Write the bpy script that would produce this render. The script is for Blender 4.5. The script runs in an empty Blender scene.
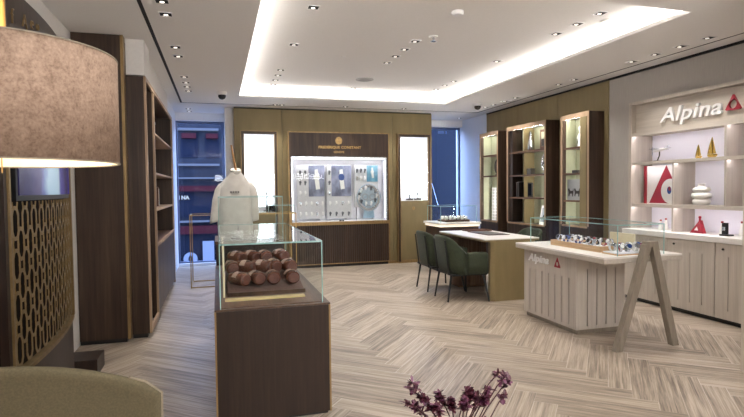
import bpy, bmesh, math, random
from mathutils import Vector, Matrix
random.seed(7)
S = bpy.context.scene
COL = S.collection
PI = math.pi

# ------------------------------------------------------------------ materials
def lin(h):
    h = h.lstrip('#')
    v = [int(h[i:i+2], 16)/255 for i in (0, 2, 4)]
    return tuple(x/12.92 if x <= .04045 else ((x+.055)/1.055)**2.4 for x in v) + (1,)

class NT:
    def __init__(s, name):
        s.m = bpy.data.materials.new(name); s.m.use_nodes = True
        s.t = s.m.node_tree; s.b = s.t.nodes['Principled BSDF']; s.out = s.t.nodes['Material Output']
    def n(s, typ, **kw):
        x = s.t.nodes.new(typ)
        for k, v in kw.items(): setattr(x, k, v)
        return x
    def l(s, a, b): s.t.links.new(a, b)
    def math(s, op, a, b=None, c=None):
        x = s.n('ShaderNodeMath', operation=op)
        for i, v in enumerate((a, b, c)):
            if v is None: continue
            if isinstance(v, (int, float)): x.inputs[i].default_value = v
            else: s.l(v, x.inputs[i])
        return x.outputs[0]
    def obj(s, scale=(1, 1, 1), rot=(0, 0, 0)):
        tc = s.n('ShaderNodeTexCoord'); mp = s.n('ShaderNodeMapping')
        mp.inputs['Scale'].default_value = scale; mp.inputs['Rotation'].default_value = rot
        s.l(tc.outputs['Object'], mp.inputs[0]); return mp.outputs[0]
    def noise(s, vec, scale=5, detail=4, rough=.6):
        x = s.n('ShaderNodeTexNoise'); x.inputs['Scale'].default_value = scale
        x.inputs['Detail'].default_value = detail; x.inputs['Roughness'].default_value = rough
        if vec is not None: s.l(vec, x.inputs['Vector'])
        return x.outputs['Fac']
    def ramp(s, fac, *stops):
        r = s.n('ShaderNodeValToRGB'); e = r.color_ramp.elements
        while len(e) < len(stops): e.new(.5)
        for q, (p, c) in zip(e, stops): q.position = p; q.color = lin(c)
        s.l(fac, r.inputs[0]); return r.outputs[0]
    def bump(s, h, strength=.2, dist=.005):
        b = s.n('ShaderNodeBump'); b.inputs['Strength'].default_value = strength; b.inputs['Distance'].default_value = dist
        s.l(h, b.inputs['Height']); s.l(b.outputs[0], s.b.inputs['Normal'])
    def set(s, **kw):
        for k, v in kw.items():
            s.b.inputs[{'rough': 'Roughness', 'metal': 'Metallic', 'spec': 'Specular IOR Level', 'col': 'Base Color', 'coat': 'Coat Weight', 'sheen': 'Sheen Weight', 'emit': 'Emission Strength', 'ecol': 'Emission Color'}[k]].default_value = v
        return s

def mottled(name, c1, c2, scale=(1, 1, 1), nscale=6, rough=.5, metal=0, spec=.5, bump=0, det=4, lo=.3, hi=.7, sheen=0):
    t = NT(name); f = t.noise(t.obj(scale), nscale, det)
    t.l(t.ramp(f, (lo, c1), (hi, c2)), t.b.inputs['Base Color'])
    t.set(rough=rough, metal=metal, spec=spec, sheen=sheen)
    if bump: t.bump(f, bump)
    return t.m
def plain(name, c, rough=.5, metal=0, spec=.5):
    return mottled(name, c, c, nscale=30, rough=rough, metal=metal, spec=spec)
def emis(name, c, strength, base='#000000'):
    t = NT(name); t.set(col=lin(base), ecol=lin(c), emit=strength, rough=.6, spec=.05); return t.m

def wood(name, dark, mid, light, axis='z', rough=.4, s=1.0, spec=.4):
    """long-grained veneer: stretched noise with finer pores"""
    t = NT(name)
    k = [14*s, 14*s, 14*s]; k['xyz'.index(axis)] = .7*s
    f1 = t.noise(t.obj(tuple(k)), 1.0, 5, .65)
    k2 = [70*s, 70*s, 70*s]; k2['xyz'.index(axis)] = 1.6*s
    f2 = t.noise(t.obj(tuple(k2)), 1.0, 3, .6)
    f = t.math('ADD', t.math('MULTIPLY', f1, .65), t.math('MULTIPLY', f2, .35))
    t.l(t.ramp(f, (.33, dark), (.5, mid), (.68, light)), t.b.inputs['Base Color'])
    t.set(rough=rough, spec=spec); t.bump(f2, .08, .002)
    return t.m

M = {}
M['walnut'] = wood('walnut veneer', '#281b14', '#3a2a20', '#4f3c2f')
M['walnut_x'] = wood('walnut veneer crosswise', '#281b14', '#3a2a20', '#4f3c2f', axis='x')
M['walnut_y'] = wood('walnut veneer lengthwise', '#432e23', '#5d4232', '#765743', axis='y')
M['walnut_dark'] = wood('dark walnut veneer', '#1e1410', '#2b1e17', '#3a2a21')
M['walnut_red'] = wood('display case walnut', '#2f1e17', '#46301f', '#5c4231')
M['oak'] = wood('grey washed oak', '#aba196', '#b7ada1', '#c3b9ae', rough=.55)
M['oak_y'] = wood('grey washed oak lengthwise', '#aba196', '#b7ada1', '#c3b9ae', axis='y', rough=.55)
M['oak_frame'] = wood('grey oak leg', '#746a5c', '#827769', '#908577', rough=.5)
M['tan_edge'] = wood('tan veneer edge', '#94795f', '#a58a70', '#b59b81', rough=.45)
M['tray_wood'] = wood('pale tray wood', '#c39a70', '#d6b088', '#e2c09a', axis='y', rough=.5)
M['stick'] = wood('honey wood', '#b98556', '#cc9a6b', '#dbad80')
M['olive'] = mottled('olive bronze panel', '#80714f', '#8b7c58', (3, 3, .6), 2.5, rough=.5, metal=.1, spec=.4)
M['olive_case'] = mottled('olive bronze door', '#7a6b4a', '#857552', (3, 3, .6), 2.5, rough=.45, metal=.1)
M['shelf_back'] = mottled('sage shelf back', '#9a9d84', '#a7aa90', (2, 2, 1), 3, rough=.6)
M['brass'] = mottled('brushed brass', '#a88a58', '#c0a26c', (40, 40, 2), 2, rough=.3, metal=1)
M['brass_dark'] = mottled('aged brass', '#8d744f', '#a88c62', (20, 20, 4), 2, rough=.38, metal=.75)
M['brass_lattice'] = mottled('bronze lattice metal', '#7d6848', '#97805a', (9, 9, 9), 2, rough=.42, metal=.6)
M['gold'] = mottled('polished gold', '#b3964e', '#c8ab62', (8, 8, 8), 3, rough=.22, metal=1)
M['wall_white'] = mottled('white wall paint', '#dcd8d3', '#e2deda', nscale=40, rough=.7, bump=.03)
M['wall_grey'] = mottled('grey textile wallcovering', '#a39d97', '#aea8a1', (60, 60, 3), 2, rough=.75, bump=.1)
M['ceil'] = mottled('ceiling paint', '#e9e6e3', '#edeae7', nscale=50, rough=.8)
M['black'] = plain('black metal', '#121212', rough=.4)
M['black_slot'] = plain('black slot', '#0c0b0b', rough=.7)
M['white'] = plain('white lacquer', '#e8e6e4', rough=.35)
M['white_matt'] = plain('white matt panel', '#eceaf0', rough=.6)
M['ceramic'] = plain('white ceramic', '#f0eee8', rough=.3)
M['solid'] = mottled('white stone top', '#dcd6d0', '#e6e1dc', nscale=9, rough=.3)
M['niche_back'] = plain('lilac white back panel', '#f0eef6', rough=.6)
M['red'] = plain('crimson lacquer', '#94182b', rough=.35)
M['green'] = mottled('green velvet', '#1d2313', '#2d351d', (5, 5, 5), 8, rough=.85, sheen=.08, bump=.05)
M['leather'] = mottled('brown leather', '#47261d', '#69402f', (9, 9, 9), 9, rough=.2, bump=.15)
M['leather_end'] = mottled('brown leather end', '#4a281f', '#603529', (9, 9, 9), 9, rough=.4)
M['strap_light'] = mottled('pale satin band', '#8d7468', '#a98f83', (9, 9, 9), 9, rough=.2)
M['tray_leather'] = mottled('mauve brown suede', '#6a524a', '#7a6057', (4, 4, 4), 9, rough=.7)
M['cream'] = mottled('cream board', '#d9cfae', '#e3d9ba', nscale=6, rough=.6)
M['uphol'] = mottled('olive upholstery weave', '#463f2c', '#564d37', (1, 1, 1), 160, rough=.9, bump=.12, lo=.35, hi=.65)
M['piping'] = mottled('grey welt piping', '#6b6152', '#7b7060', nscale=90, rough=.8)
M['cloth'] = mottled('unbleached cotton', '#d3cec5', '#e4e0d8', (1, 1, 1), 9, rough=.9, bump=.1)
M['thread'] = plain('grey stitching', '#6d6b68', rough=.8)
M['steel'] = plain('brushed steel', '#c9ccd2', rough=.25, metal=1)
M['blue'] = plain('blue enamel', '#22417f', rough=.3)
M['navy'] = mottled('navy facade', '#1e2027', '#26282f', (2, 2, 2), 2, rough=.9, spec=.02)
M['navy_dark'] = plain('dark facade glass', '#0d1220', rough=.6, spec=.05)
M['dark_item'] = plain('dark lacquer', '#231c1a', rough=.35)
M['brown_item'] = plain('brown box card', '#5f4030', rough=.5)
M['paper'] = plain('paper white', '#e4e2dd', rough=.7)
M['book_grey'] = plain('grey paper', '#9da0a3', rough=.6)
M['charcoal'] = plain('charcoal grey', '#4b4c52', rough=.4)
M['frame_grey'] = plain('slate window frame', '#58627a', rough=.6)
M['leaf_a'] = mottled('burgundy leaf', '#2c0d15', '#4d1626', (30, 30, 30), 3, rough=.45)
M['leaf_b'] = mottled('plum leaf', '#3a1c2b', '#6b3550', (30, 30, 30), 3, rough=.45)
M['stem'] = plain('dark stem', '#3d1d22', rough=.6)
M['vase'] = plain('charcoal stoneware', '#38332f', rough=.5)
M['jamb'] = plain('white window reveal', '#dfe3ea', rough=.6)

# herringbone boards: computed from object coordinates
def floor_mat():
    t = NT('herringbone oak boards'); W = .148; N = 6
    tc = t.n('ShaderNodeTexCoord'); mp = t.n('ShaderNodeMapping')
    mp.inputs['Rotation'].default_value = (0, 0, math.radians(-49.5)); mp.inputs['Location'].default_value = (37.3, 41.16, 0)
    mp.inputs['Scale'].default_value = (1/W, 1/W, 1)
    mp.vector_type = 'POINT'
    t.l(tc.outputs['Object'], mp.inputs[0])
    sp = t.n('ShaderNodeSeparateXYZ'); t.l(mp.outputs[0], sp.inputs[0])
    u, v = sp.outputs[0], sp.outputs[1]
    i, j = t.math('FLOOR', u), t.math('FLOOR', v)
    fu, fv = t.math('FRACT', u), t.math('FRACT', v)
    m = t.math('FLOORED_MODULO', t.math('SUBTRACT', i, j), 2*N)
    q = t.math('SUBTRACT', 2*N-1, m)
    hz = t.math('LESS_THAN', m, N-.5)
    mix = lambda a, b: t.math('ADD', t.math('MULTIPLY', hz, a), t.math('MULTIPLY', t.math('SUBTRACT', 1, hz), b))
    along = mix(t.math('ADD', m, fu), t.math('ADD', q, fv))
    across = mix(fv, fu)
    ida = mix(t.math('SUBTRACT', i, m), i)
    idb = mix(j, t.math('SUBTRACT', j, q))
    cid = t.n('ShaderNodeCombineXYZ'); t.l(ida, cid.inputs[0]); t.l(idb, cid.inputs[1]); t.l(hz, cid.inputs[2])
    wn = t.n('ShaderNodeTexWhiteNoise', noise_dimensions='3D'); t.l(cid.outputs[0], wn.inputs['Vector'])
    rnd = wn.outputs['Value']
    # grain
    gv = t.n('ShaderNodeCombineXYZ')
    t.l(t.math('ADD', t.math('MULTIPLY', along, .16), t.math('MULTIPLY', rnd, 37.)), gv.inputs[0])
    t.l(t.math('MULTIPLY', across, 3.2), gv.inputs[1]); t.l(t.math('MULTIPLY', rnd, 91.), gv.inputs[2])
    g1 = t.noise(gv.outputs[0], 1.6, 6, .7)
    gv2 = t.n('ShaderNodeCombineXYZ')
    t.l(t.math('ADD', t.math('MULTIPLY', along, .28), t.math('MULTIPLY', rnd, 17.)), gv2.inputs[0])
    t.l(t.math('MULTIPLY', across, 13.), gv2.inputs[1]); t.l(t.math('MULTIPLY', rnd, 51.), gv2.inputs[2])
    g2 = t.noise(gv2.outputs[0], 1.3, 4, .6)
    f = t.math('ADD', t.math('ADD', t.math('MULTIPLY', g1, .56), t.math('MULTIPLY', g2, .36)), t.math('MULTIPLY', rnd, .08))
    c = t.ramp(f, (.33, '#4b3f36'), (.42, '#776a5c'), (.50, '#978878'), (.60, '#b3a595'))
    # joints: distance to board edge
    ea = t.math('MINIMUM', across, t.math('SUBTRACT', 1, across))
    el = t.math('MINIMUM', along, t.math('SUBTRACT', N, along))
    e = t.math('MINIMUM', ea, el)
    jt = t.math('LESS_THAN', e, .022)
    pick = t.math('MULTIPLY', jt, t.math('MULTIPLY', rnd, .75))
    mx = t.n('ShaderNodeMix', data_type='RGBA'); t.l(pick, mx.inputs[0]); t.l(c, mx.inputs[6]); mx.inputs[7].default_value = lin('#cdc2b6')
    t.l(mx.outputs[2], t.b.inputs['Base Color'])
    t.set(rough=.34, spec=.45)
    t.l(t.math('ADD', .28, t.math('MULTIPLY', g1, .2)), t.b.inputs['Roughness'])
    t.bump(t.math('SUBTRACT', g2, t.math('MULTIPLY', jt, .6)), .12, .003)
    return t.m
M['floor'] = floor_mat()

def glass(name, tint=(.975, .99, .988, 1), refl=.6, base=.03):
    """clear sheet: transparent with a fresnel mirror on each face"""
    t = NT(name); t.t.nodes.remove(t.b)
    fr = t.n('ShaderNodeFresnel'); fr.inputs['IOR'].default_value = 1.45
    tr = t.n('ShaderNodeBsdfTransparent'); tr.inputs[0].default_value = tint
    gl = t.n('ShaderNodeBsdfGlossy'); gl.inputs['Roughness'].default_value = .02; gl.inputs[0].default_value = (1, 1, 1, 1)
    mx = t.n('ShaderNodeMixShader')
    geo = t.n('ShaderNodeNewGeometry')
    front = t.math('SUBTRACT', 1, geo.outputs['Backfacing'])
    fac = t.math('MULTIPLY', t.math('MULTIPLY', fr.outputs[0], refl), front)
    t.l(fac, mx.inputs[0]); t.l(tr.outputs[0], mx.inputs[1]); t.l(gl.outputs[0], mx.inputs[2])
    t.l(mx.outputs[0], t.out.inputs[0]); return t.m
M['glass'] = glass('display glass', refl=.3)
M['glass_lid'] = glass('display glass lid', refl=1.0)
M['glass_win'] = glass('window glass', (.86, .93, 1, 1), .6)
M['edge'] = mottled('teal glass edge', '#7fa8a4', '#a8c8c4', nscale=12, rough=.15)

def shade_mat():
    t = NT('linen lamp shade'); f1 = t.noise(t.obj((1, 1, 1)), 190, 2); f2 = t.noise(t.obj((1, 1, 1)), 45, 5)
    f = t.math('ADD', t.math('MULTIPLY', f1, .5), t.math('MULTIPLY', f2, .5))
    c = t.ramp(f, (.35, '#685547'), (.65, '#8d7767'))
    t.l(c, t.b.inputs['Base Color']); t.set(rough=.95, spec=.1); t.bump(f, .25, .002)
    return t.m
M['shade'] = shade_mat()
M['shade_in'] = plain('cream shade lining', '#f2e3cb', rough=.8)

# ------------------------------------------------------------------ builders
ORG = {}                         # world origin of everything built
def tag(o, label=None, cat=None, group=None, kind=None):
    if label: o['label'] = label
    if cat: o['category'] = cat
    if group: o['group'] = group
    if kind: o['kind'] = kind
    return o
def thing(name, label, cat, loc=(0, 0, 0), rz=0, group=None):
    o = bpy.data.objects.new(name, None); COL.objects.link(o)
    o.empty_display_size = .1; o.location = loc; o.rotation_euler = (0, 0, rz)
    ORG[o.name] = Vector(loc); return tag(o, label, cat, group)

class MB:
    def __init__(s): s.b = bmesh.new()
    def box(s, x0, x1, y0, y1, z0, z1, mtx=None):
        c = [(x, y, z) for x in (x0, x1) for y in (y0, y1) for z in (z0, z1)]
        v = [s.b.verts.new(mtx @ Vector(p) if mtx else p) for p in c]
        for f in ((0, 1, 3, 2), (4, 6, 7, 5), (0, 4, 5, 1), (2, 3, 7, 6), (0, 2, 6, 4), (1, 5, 7, 3)):
            s.b.faces.new([v[i] for i in f])
        return s
    def prism(s, pts, d, closed=True):
        """polygon pts (3D) extruded along vector d"""
        d = Vector(d); a = [s.b.verts.new(p) for p in pts]; b = [s.b.verts.new(Vector(p)+d) for p in pts]
        n = len(pts); s.b.faces.new(a[::-1]); s.b.faces.new(b)
        for i in range(n): s.b.faces.new((a[i], a[(i+1) % n], b[(i+1) % n], b[i]))
        return s
    def rings(s, rs, cap=True, close=True):
        """loft successive rings of equal count"""
        R = [[s.b.verts.new(p) for p in r] for r in rs]; n = len(R[0])
        for a, b in zip(R, R[1:]):
            for i in range(n if close else n-1): s.b.faces.new((a[i], a[(i+1) % n], b[(i+1) % n], b[i]))
        if cap: s.b.faces.new(R[0][::-1]); s.b.faces.new(R[-1])
        return s
    def lathe(s, prof, c=(0, 0, 0), n=24, cap=True):
        return s.rings([[(c[0]+r*math.cos(2*PI*i/n), c[1]+r*math.sin(2*PI*i/n), c[2]+z) for i in range(n)] for r, z in prof], cap)
    def tube(s, pts, r, n=8, cap=True):
        pts = [Vector(p) for p in pts]; rs = r if isinstance(r, (list, tuple)) else [r]*len(pts); out = []
        up = Vector((0, 0, 1)); u = None
        for k, p in enumerate(pts):
            d = (pts[min(k+1, len(pts)-1)]-pts[max(k-1, 0)]).normalized()
            if u is None: u = d.cross(up if abs(d.z) < .9 else Vector((1, 0, 0))).normalized()
            else: u = (u-d*u.dot(d)).normalized()
            w = d.cross(u)
            out.append([p+u*math.cos(2*PI*i/n)*rs[k]+w*math.sin(2*PI*i/n)*rs[k] for i in range(n)])
        return s.rings(out, cap)
    def sph(s, c, r, sx=1, sy=1, sz=1, n=12):
        return s.rings([[(c[0]+r*sx*math.sin(PI*k/n)*math.cos(2*PI*i/n), c[1]+r*sy*math.sin(PI*k/n)*math.sin(2*PI*i/n), c[2]-r*sz*math.cos(PI*k/n)) for i in range(n)]
                        for k in [.06]+list(range(1, n))+[n-.06]])
    def text(s, body, size, mtx, ext=.004, shear=0, off=0, sx=1, space=1.0, align='LEFT'):
        cu = bpy.data.curves.new('tmp', 'FONT'); cu.body = body; cu.size = size; cu.extrude = ext; cu.shear = shear; cu.offset = off
        cu.space_character = space; cu.align_x = align; cu.resolution_u = 4
        o = bpy.data.objects.new('tmp', cu); COL.objects.link(o)
        bpy.context.view_layer.update()
        me = bpy.data.meshes.new_from_object(o.evaluated_get(bpy.context.evaluated_depsgraph_get()))
        me.transform(mtx @ Matrix.Diagonal((sx, 1, 1, 1))); s.b.from_mesh(me)
        bpy.data.objects.remove(o); bpy.data.curves.remove(cu); bpy.data.meshes.remove(me); return s
    def build(s, name, mat, parent=None, smooth=False, bevel=0, seg=2, org=None, mats=None, local=False):
        bmesh.ops.recalc_face_normals(s.b, faces=s.b.faces)
        if parent is not None and not local: o0 = ORG[parent.name]
        elif org is not None: o0 = Vector(org)
        else: o0 = Vector((0, 0, 0))
        if not local: bmesh.ops.translate(s.b, verts=s.b.verts, vec=-o0)
        me = bpy.data.meshes.new(name); s.b.to_mesh(me); s.b.free()
        me.materials.append(mat)
        for m in (mats or []): me.materials.append(m)
        if smooth:
            for p in me.polygons: p.use_smooth = True
        o = bpy.data.objects.new(name, me); COL.objects.link(o); ORG[o.name] = o0
        if parent is not None: o.parent = parent
        elif org is not None: o.location = org
        if bevel:
            b = o.modifiers.new('bevel', 'BEVEL'); b.width = bevel; b.segments = seg; b.limit_method = 'ANGLE'; b.angle_limit = math.radians(40)
            if smooth: o.modifiers.new('wn', 'WEIGHTED_NORMAL')
        return o
def struct(name, mb, mat, parent=None, **kw):
    o = mb.build(name, mat, parent, **kw)
    if parent is None: o['kind'] = 'structure'
    return o
def copy_tree(o, loc=None, rz=None, label=None, group=None):
    c = o.copy(); COL.objects.link(c)
    if loc is not None: c.location = loc
    if rz is not None: c.rotation_euler = (0, 0, rz)
    if label: c['label'] = label
    if group: c['group'] = group
    for ch in list(o.children):
        d = ch.copy(); COL.objects.link(d); d.parent = c
        for g in list(ch.children):
            e = g.copy(); COL.objects.link(e); e.parent = d
    return c
NTH = ['first', 'second', 'third', 'fourth', 'fifth', 'sixth', 'seventh', 'eighth', 'ninth', 'tenth', 'eleventh', 'twelfth', 'thirteenth']
# a frame whose local x runs along -Y, y along +Z, z along -X: text on a wall that faces -X
def face_mx(x, y, z): return Matrix.Translation((x, y, z)) @ Matrix(((0, 0, -1, 0), (-1, 0, 0, 0), (0, 1, 0, 0), (0, 0, 0, 1)))
# text on a wall that faces -Y
def face_my(x, y, z): return Matrix.Translation((x, y, z)) @ Matrix(((1, 0, 0, 0), (0, 0, -1, 0), (0, 1, 0, 0), (0, 0, 0, 1)))
# text on a wall that faces +X
def face_px(x, y, z): return Matrix.Translation((x, y, z)) @ Matrix(((0, 0, 1, 0), (1, 0, 0, 0), (0, 1, 0, 0), (0, 0, 0, 1)))

CZ, UZ = 2.82, 2.99          # lower ceiling, raised coffer ceiling
XL, XR = -1.23, 5.0
# ------------------------------------------------------------------ room shell
struct('floor', MB().box(-1.4, 5.4, -5.6, 10.45, -.06, 0), M['floor'])
cb = MB()
cx0, cx1, cy0, cy1 = .34, 3.76, 3.42, 8.25
for b in ((-1.4, cx0, -5.6, 10.45), (cx1, 5.4, -5.6, 10.45), (cx0, cx1, -5.6, cy0), (cx0, cx1, cy1, 10.45)):
    cb.box(b[0], b[1], b[2], b[3], CZ, CZ+.035)
L = .16
cb.box(cx0-L, cx1+L, cy0-L, cy1+L, UZ, UZ+.04)
cb.box(cx0-L-.03, cx0-L, cy0-L, cy1+L, CZ+.035, UZ); cb.box(cx1+L, cx1+L+.03, cy0-L, cy1+L, CZ+.035, UZ)
cb.box(cx0-L, cx1+L, cy0-L-.03, cy0-L, CZ+.035, UZ); cb.box(cx0-L, cx1+L, cy1+L, cy1+L+.03, CZ+.035, UZ)
struct('ceiling', cb, M['ceil'])
led = emis('cove led strip', '#fffaf4', 32)
lb = MB()
w = .035; q = .06
lb.box(cx0-q-w, cx0-q, cy0, cy1, CZ+.036, CZ+.05); lb.box(cx1+q, cx1+q+w, cy0, cy1, CZ+.036, CZ+.05)
lb.box(cx0, cx1, cy0-q-w, cy0-q, CZ+.036, CZ+.05); lb.box(cx0, cx1, cy1+q, cy1+q+w, CZ+.036, CZ+.05)
struct('trim_1', lb, led)
tb = MB()
tb.box(-.55, -.52, -1.5, 9.0, CZ-.003, CZ+.001); tb.box(-.55, 4.755, 8.985, 9.0, CZ-.003, CZ+.001); tb.box(4.74, 4.755, 3.0, 9.0, CZ-.003, CZ+.001)
struct('trim_2', tb, M['black_slot'])

struct('wall_left', MB().box(-1.4, XL, -5.6, 8.35, 0, CZ), M['wall_white'])
struct('wall_rear', MB().box(-1.4, 5.4, -5.7, -5.6, 0, CZ), M['wall_white'])
# right wall: grey covering from the camera to y=5.87, olive panel beyond, window bay beyond that
wr = MB()
wr.box(XR, 5.4, 5.385, 5.80, 0, CZ); wr.box(XR, 5.4, 2.6, 5.385, 2.40, CZ); wr.box(5.28, 5.4, 2.6, 5.385, 0, 2.40)
struct('wall_right', wr, M['wall_grey'])
wo = MB()
for k in range(3): wo.box(XR-.012, 5.4, 5.804+k*1.093, 5.804+(k+1)*1.093-.006, 0, CZ-.02)
struct('wall_right_panel', wo, M['olive'])
struct('wall_right_bay', MB().box(XR, 5.4, 9.08, 10.45, 0, CZ), M['jamb'])
struct('wall_right_front', MB().box(4.6, 5.4, -5.6, 2.56, 0, CZ), M['wall_grey'])
struct('trim_3', MB().box(XR-.02, XR, 2.95, 9.07, CZ-.025, CZ), M['black_slot'])
# pier closing the niche on the right
struct('wall_right_pier', MB().box(3.745, 5.4, 2.56, 2.95, 0, CZ), M['oak'])
# freestanding olive partition at the back
wb = MB()
ZT = CZ-.022
for a, b, z0, z1 in ((.285, .40, 0, ZT), (.40, 1.0, 2.405, ZT), (1.0, 1.10, 0, ZT), (1.106, 1.25, 0, ZT), (1.25, 2.99, 0, .815), (1.25, 2.99, 1.965, ZT), (2.99, 3.14, 0, ZT), (3.146, 3.225, 0, ZT), (3.225, 3.865, 2.405, ZT), (3.865, 3.93, 0, ZT)):
    wb.box(a, b, 9.28, 9.5, z0, z1)
struct('wall_back', wb, M['olive'])
struct('trim_4', MB().box(.29, 3.925, 9.29, 9.49, CZ-.022, CZ), M['black_slot'])
struct('baseboard_back', MB().box(.285, 3.93, 9.27, 9.28, 0, .05), M['brass_dark'])
struct('wall_back_pillar', MB().box(.14, .285, 9.42, 10.2, 0, CZ), M['wall_white'])
struct('wall_left_reveal', MB().box(-1.4, -.72, 8.35, 10.45, 0, CZ), M['jamb'])
# window head and sill along the street front
struct('wall_front_head', MB().box(-.72, XR, 10.15, 10.45, 2.68, CZ), M['ceil'])
struct('wall_front_sill', MB().box(-.72, XR, 10.2, 10.45, 0, .05), M['jamb'])
wx = [-.72, .12, 1.5, 2.9, 4.25, 5.0]
for i in range(5):
    a, b = wx[i], wx[i+1]
    f = MB()
    for u0, u1, z0, z1 in ((a, a+.03, .05, 2.68), (b-.03, b, .05, 2.68), (a+.03, b-.03, .05, .08), (a+.03, b-.03, 2.64, 2.68)):
        f.box(u0, u1, 10.26, 10.32, z0, z1)
    o = struct('window_%d' % (i+1), f, M['frame_grey'])
    p = MB().box(a+.03, b-.03, 10.285, 10.291, .08, 2.64).build('pane', M['glass_win'], o)
struct('trim_5', MB().box(1.5, 4.25, 10.33, 10.36, .05, 2.68), M['white_matt'])   # closed blinds behind the partition

# ------------------------------------------------------------------ street outside
bd = thing('street_building', 'navy shop building across the street seen through the left window', 'building', (-1, 14.2, -1))
MB().box(-4.5, 9.0, 14.2, 14.6, -1, 3.6).build('facade', M['navy'], bd)
lit = emis('lit cornice', '#c6d2f2', .32, '#20242f'); redl = emis('red awning glow', '#7a1626', .03, '#2a0c12'); pan = emis('dim lit pane', '#2a3a66', .03, '#0c101c')
for z0, z1, x1 in ((2.93, 2.98, .05), (2.03, 2.08, .06), (1.70, 1.735, .3), (.59, .63, .3)):
    MB().box(-1.05, x1, 14.0, 14.2, z0, z1).build('cornice', lit, bd)
for x0, x1, z0, z1 in ((-.87, -.47, 2.25, 2.86), (-.28, .05, 2.25, 2.86), (-1.0, .3, .72, 1.38), (-1.0, .4, -.5, .3)):
    wd = MB().box(x0, x1, 14.15, 14.2, z0, z1).build('window', M['navy_dark'], bd)
    MB().box(x0+.05, x1-.05, 14.13, 14.15, z0+.05, z1-.05).build('pane', pan, wd)
for x0, x1, z0, z1 in ((-1.0, .3, 1.38, 1.52), (-1.0, .3, .3, .5), (-.85, -.5, 2.72, 2.84), (-.26, .03, 2.72, 2.84)):
    MB().box(x0, x1, 13.95, 14.13, z0, z1).build('awning', redl, bd)
MB().text('SI NA', .13, face_my(-1.02, 14.1, 1.18), .01, 0, .006).build('shop_lettering', emis('white sign letters', '#f0f4ff', .9), bd)
dl = emis('pale round sign', '#a9b4c8', .3, '#4d5566')
rs = MB().prism([(-.70+.17*math.cos(a*PI/12), 14.0, -.34+.17*math.sin(a*PI/12)) for a in range(24)], (0, .05, 0)).build('round_sign', dl, bd)
MB().prism([(-.70+.05*math.cos(a*PI/8), 13.985, -.34+.09*math.sin(a*PI/8)) for a in range(16)], (0, .012, 0)).build('sign_mark', M['navy'], rs)
MB().box(-.40, -.12, 14.0, 14.1, -.42, .1).build('lit_panel', dl, bd)
sg = thing('blue_banner', 'tall dark blue banner panel outside the right window', 'banner', (6.2, 13.4, -1))
MB().box(5.49, 6.75, 13.4, 13.45, .9, 3.05).build('panel', plain('deep blue board', '#1a1d24', rough=.9, spec=.02), sg)
MB().text('IIIIIII S', .11, face_my(5.86, 13.398, 2.90), .003, 0, .002).build('lettering', emis('dim letters', '#8ea4dc', .5), sg)
MB().tube([(5.52, 13.38, 2.0), (5.85, 13.38, .9)], .007).build('cable', M['steel'], sg)
for px in (5.6, 6.4): MB().box(px-.02, px+.02, 13.41, 13.44, -1, .9).build('post', M['navy'], sg)
struct('ground', MB().box(-8, 12, 10.45, 16, -1.1, -1), M['navy'])

# ------------------------------------------------------------------ ceiling fittings
lens_on = emis('downlight lens', '#fff3e2', 2.2, '#ffffff')
def make_downlight(name, label, x, y, z, s=.052):
    t = thing(name, label, 'downlight', (x, y, z), 0)
    f = MB()
    for a in ((-s, s, -s, -s*.86), (-s, s, s*.86, s), (-s, -s*.86, -s*.86, s*.86), (s*.86, s, -s*.86, s*.86)): f.box(a[0], a[1], a[2], a[3], -.006, 0)
    f.build('trim_ring', M['white'], t, local=True)
    MB().box(-s*.86, s*.86, -s*.86, s*.86, -.003, 0).build('baffle', M['black_slot'], t, local=True)
    MB().lathe([(s*.34, -.005), (s*.34, -.003)], (0, s*.3, 0), 12).build('lens', lens_on, t, local=True)
    return t
proto = [None]
SPOTS = []
def downlight(x, y, z, label, group, spot=True):
    if proto[0] is None: proto[0] = make_downlight('downlight', label, x, y, z); proto[0]['group'] = group
    else: copy_tree(proto[0], (x, y, z), 0, label, group)
    if spot: SPOTS.append((x, y, z))

for k, y in enumerate((4.583, 5.80, 7.06, 7.39, 7.72, 8.05)):
    downlight(.835, y, UZ, '%s downlight from the front in the left row of the raised ceiling' % NTH[k], 'downlights of the raised ceiling, left row', k in (0, 1, 2, 4))
for k, y in enumerate((5.35, 5.687, 6.005, 6.339, 8.05)):
    downlight(2.083, y, UZ, '%s downlight from the front in the middle row of the raised ceiling' % NTH[k], 'downlights of the raised ceiling, middle row', k in (0, 2, 4))
for k, y in enumerate((4.07, 4.393, 4.726, 5.925, 7.186, 7.496, 7.837, 8.161)):
    downlight(3.405, y, UZ, '%s downlight from the front in the right row of the raised ceiling' % NTH[k], 'downlights of the raised ceiling, right row', k in (0, 2, 3, 5))
for k, y in enumerate((3.967, 4.283, 4.603, 4.932, 5.943, 6.273, 7.368, 7.691, 8.061, 8.336)):
    downlight(4.565, y, CZ, '%s downlight from the front along the right black ceiling slot' % NTH[k], 'downlights along the right ceiling slot', True)
for k, y in enumerate((4.246, 4.55, 5.552, 5.922, 6.963, 7.323, 7.614, 7.928, 9.634, 9.95)):
    downlight(-.372 if k < 8 else -.46, y, CZ, '%s downlight from the front along the left black ceiling slot' % NTH[k], 'downlights along the left ceiling slot', k in (0, 3, 5))
for k, (x, y) in enumerate(((.95, 8.88), (1.06, 8.88), (2.143, 8.83), (3.209, 8.82), (4.753, 9.77))):
    downlight(x, y, CZ, '%s downlight from the left in the ceiling strip above the back wall' % NTH[k], 'downlights above the back wall', k in (0, 2, 3))
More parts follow.
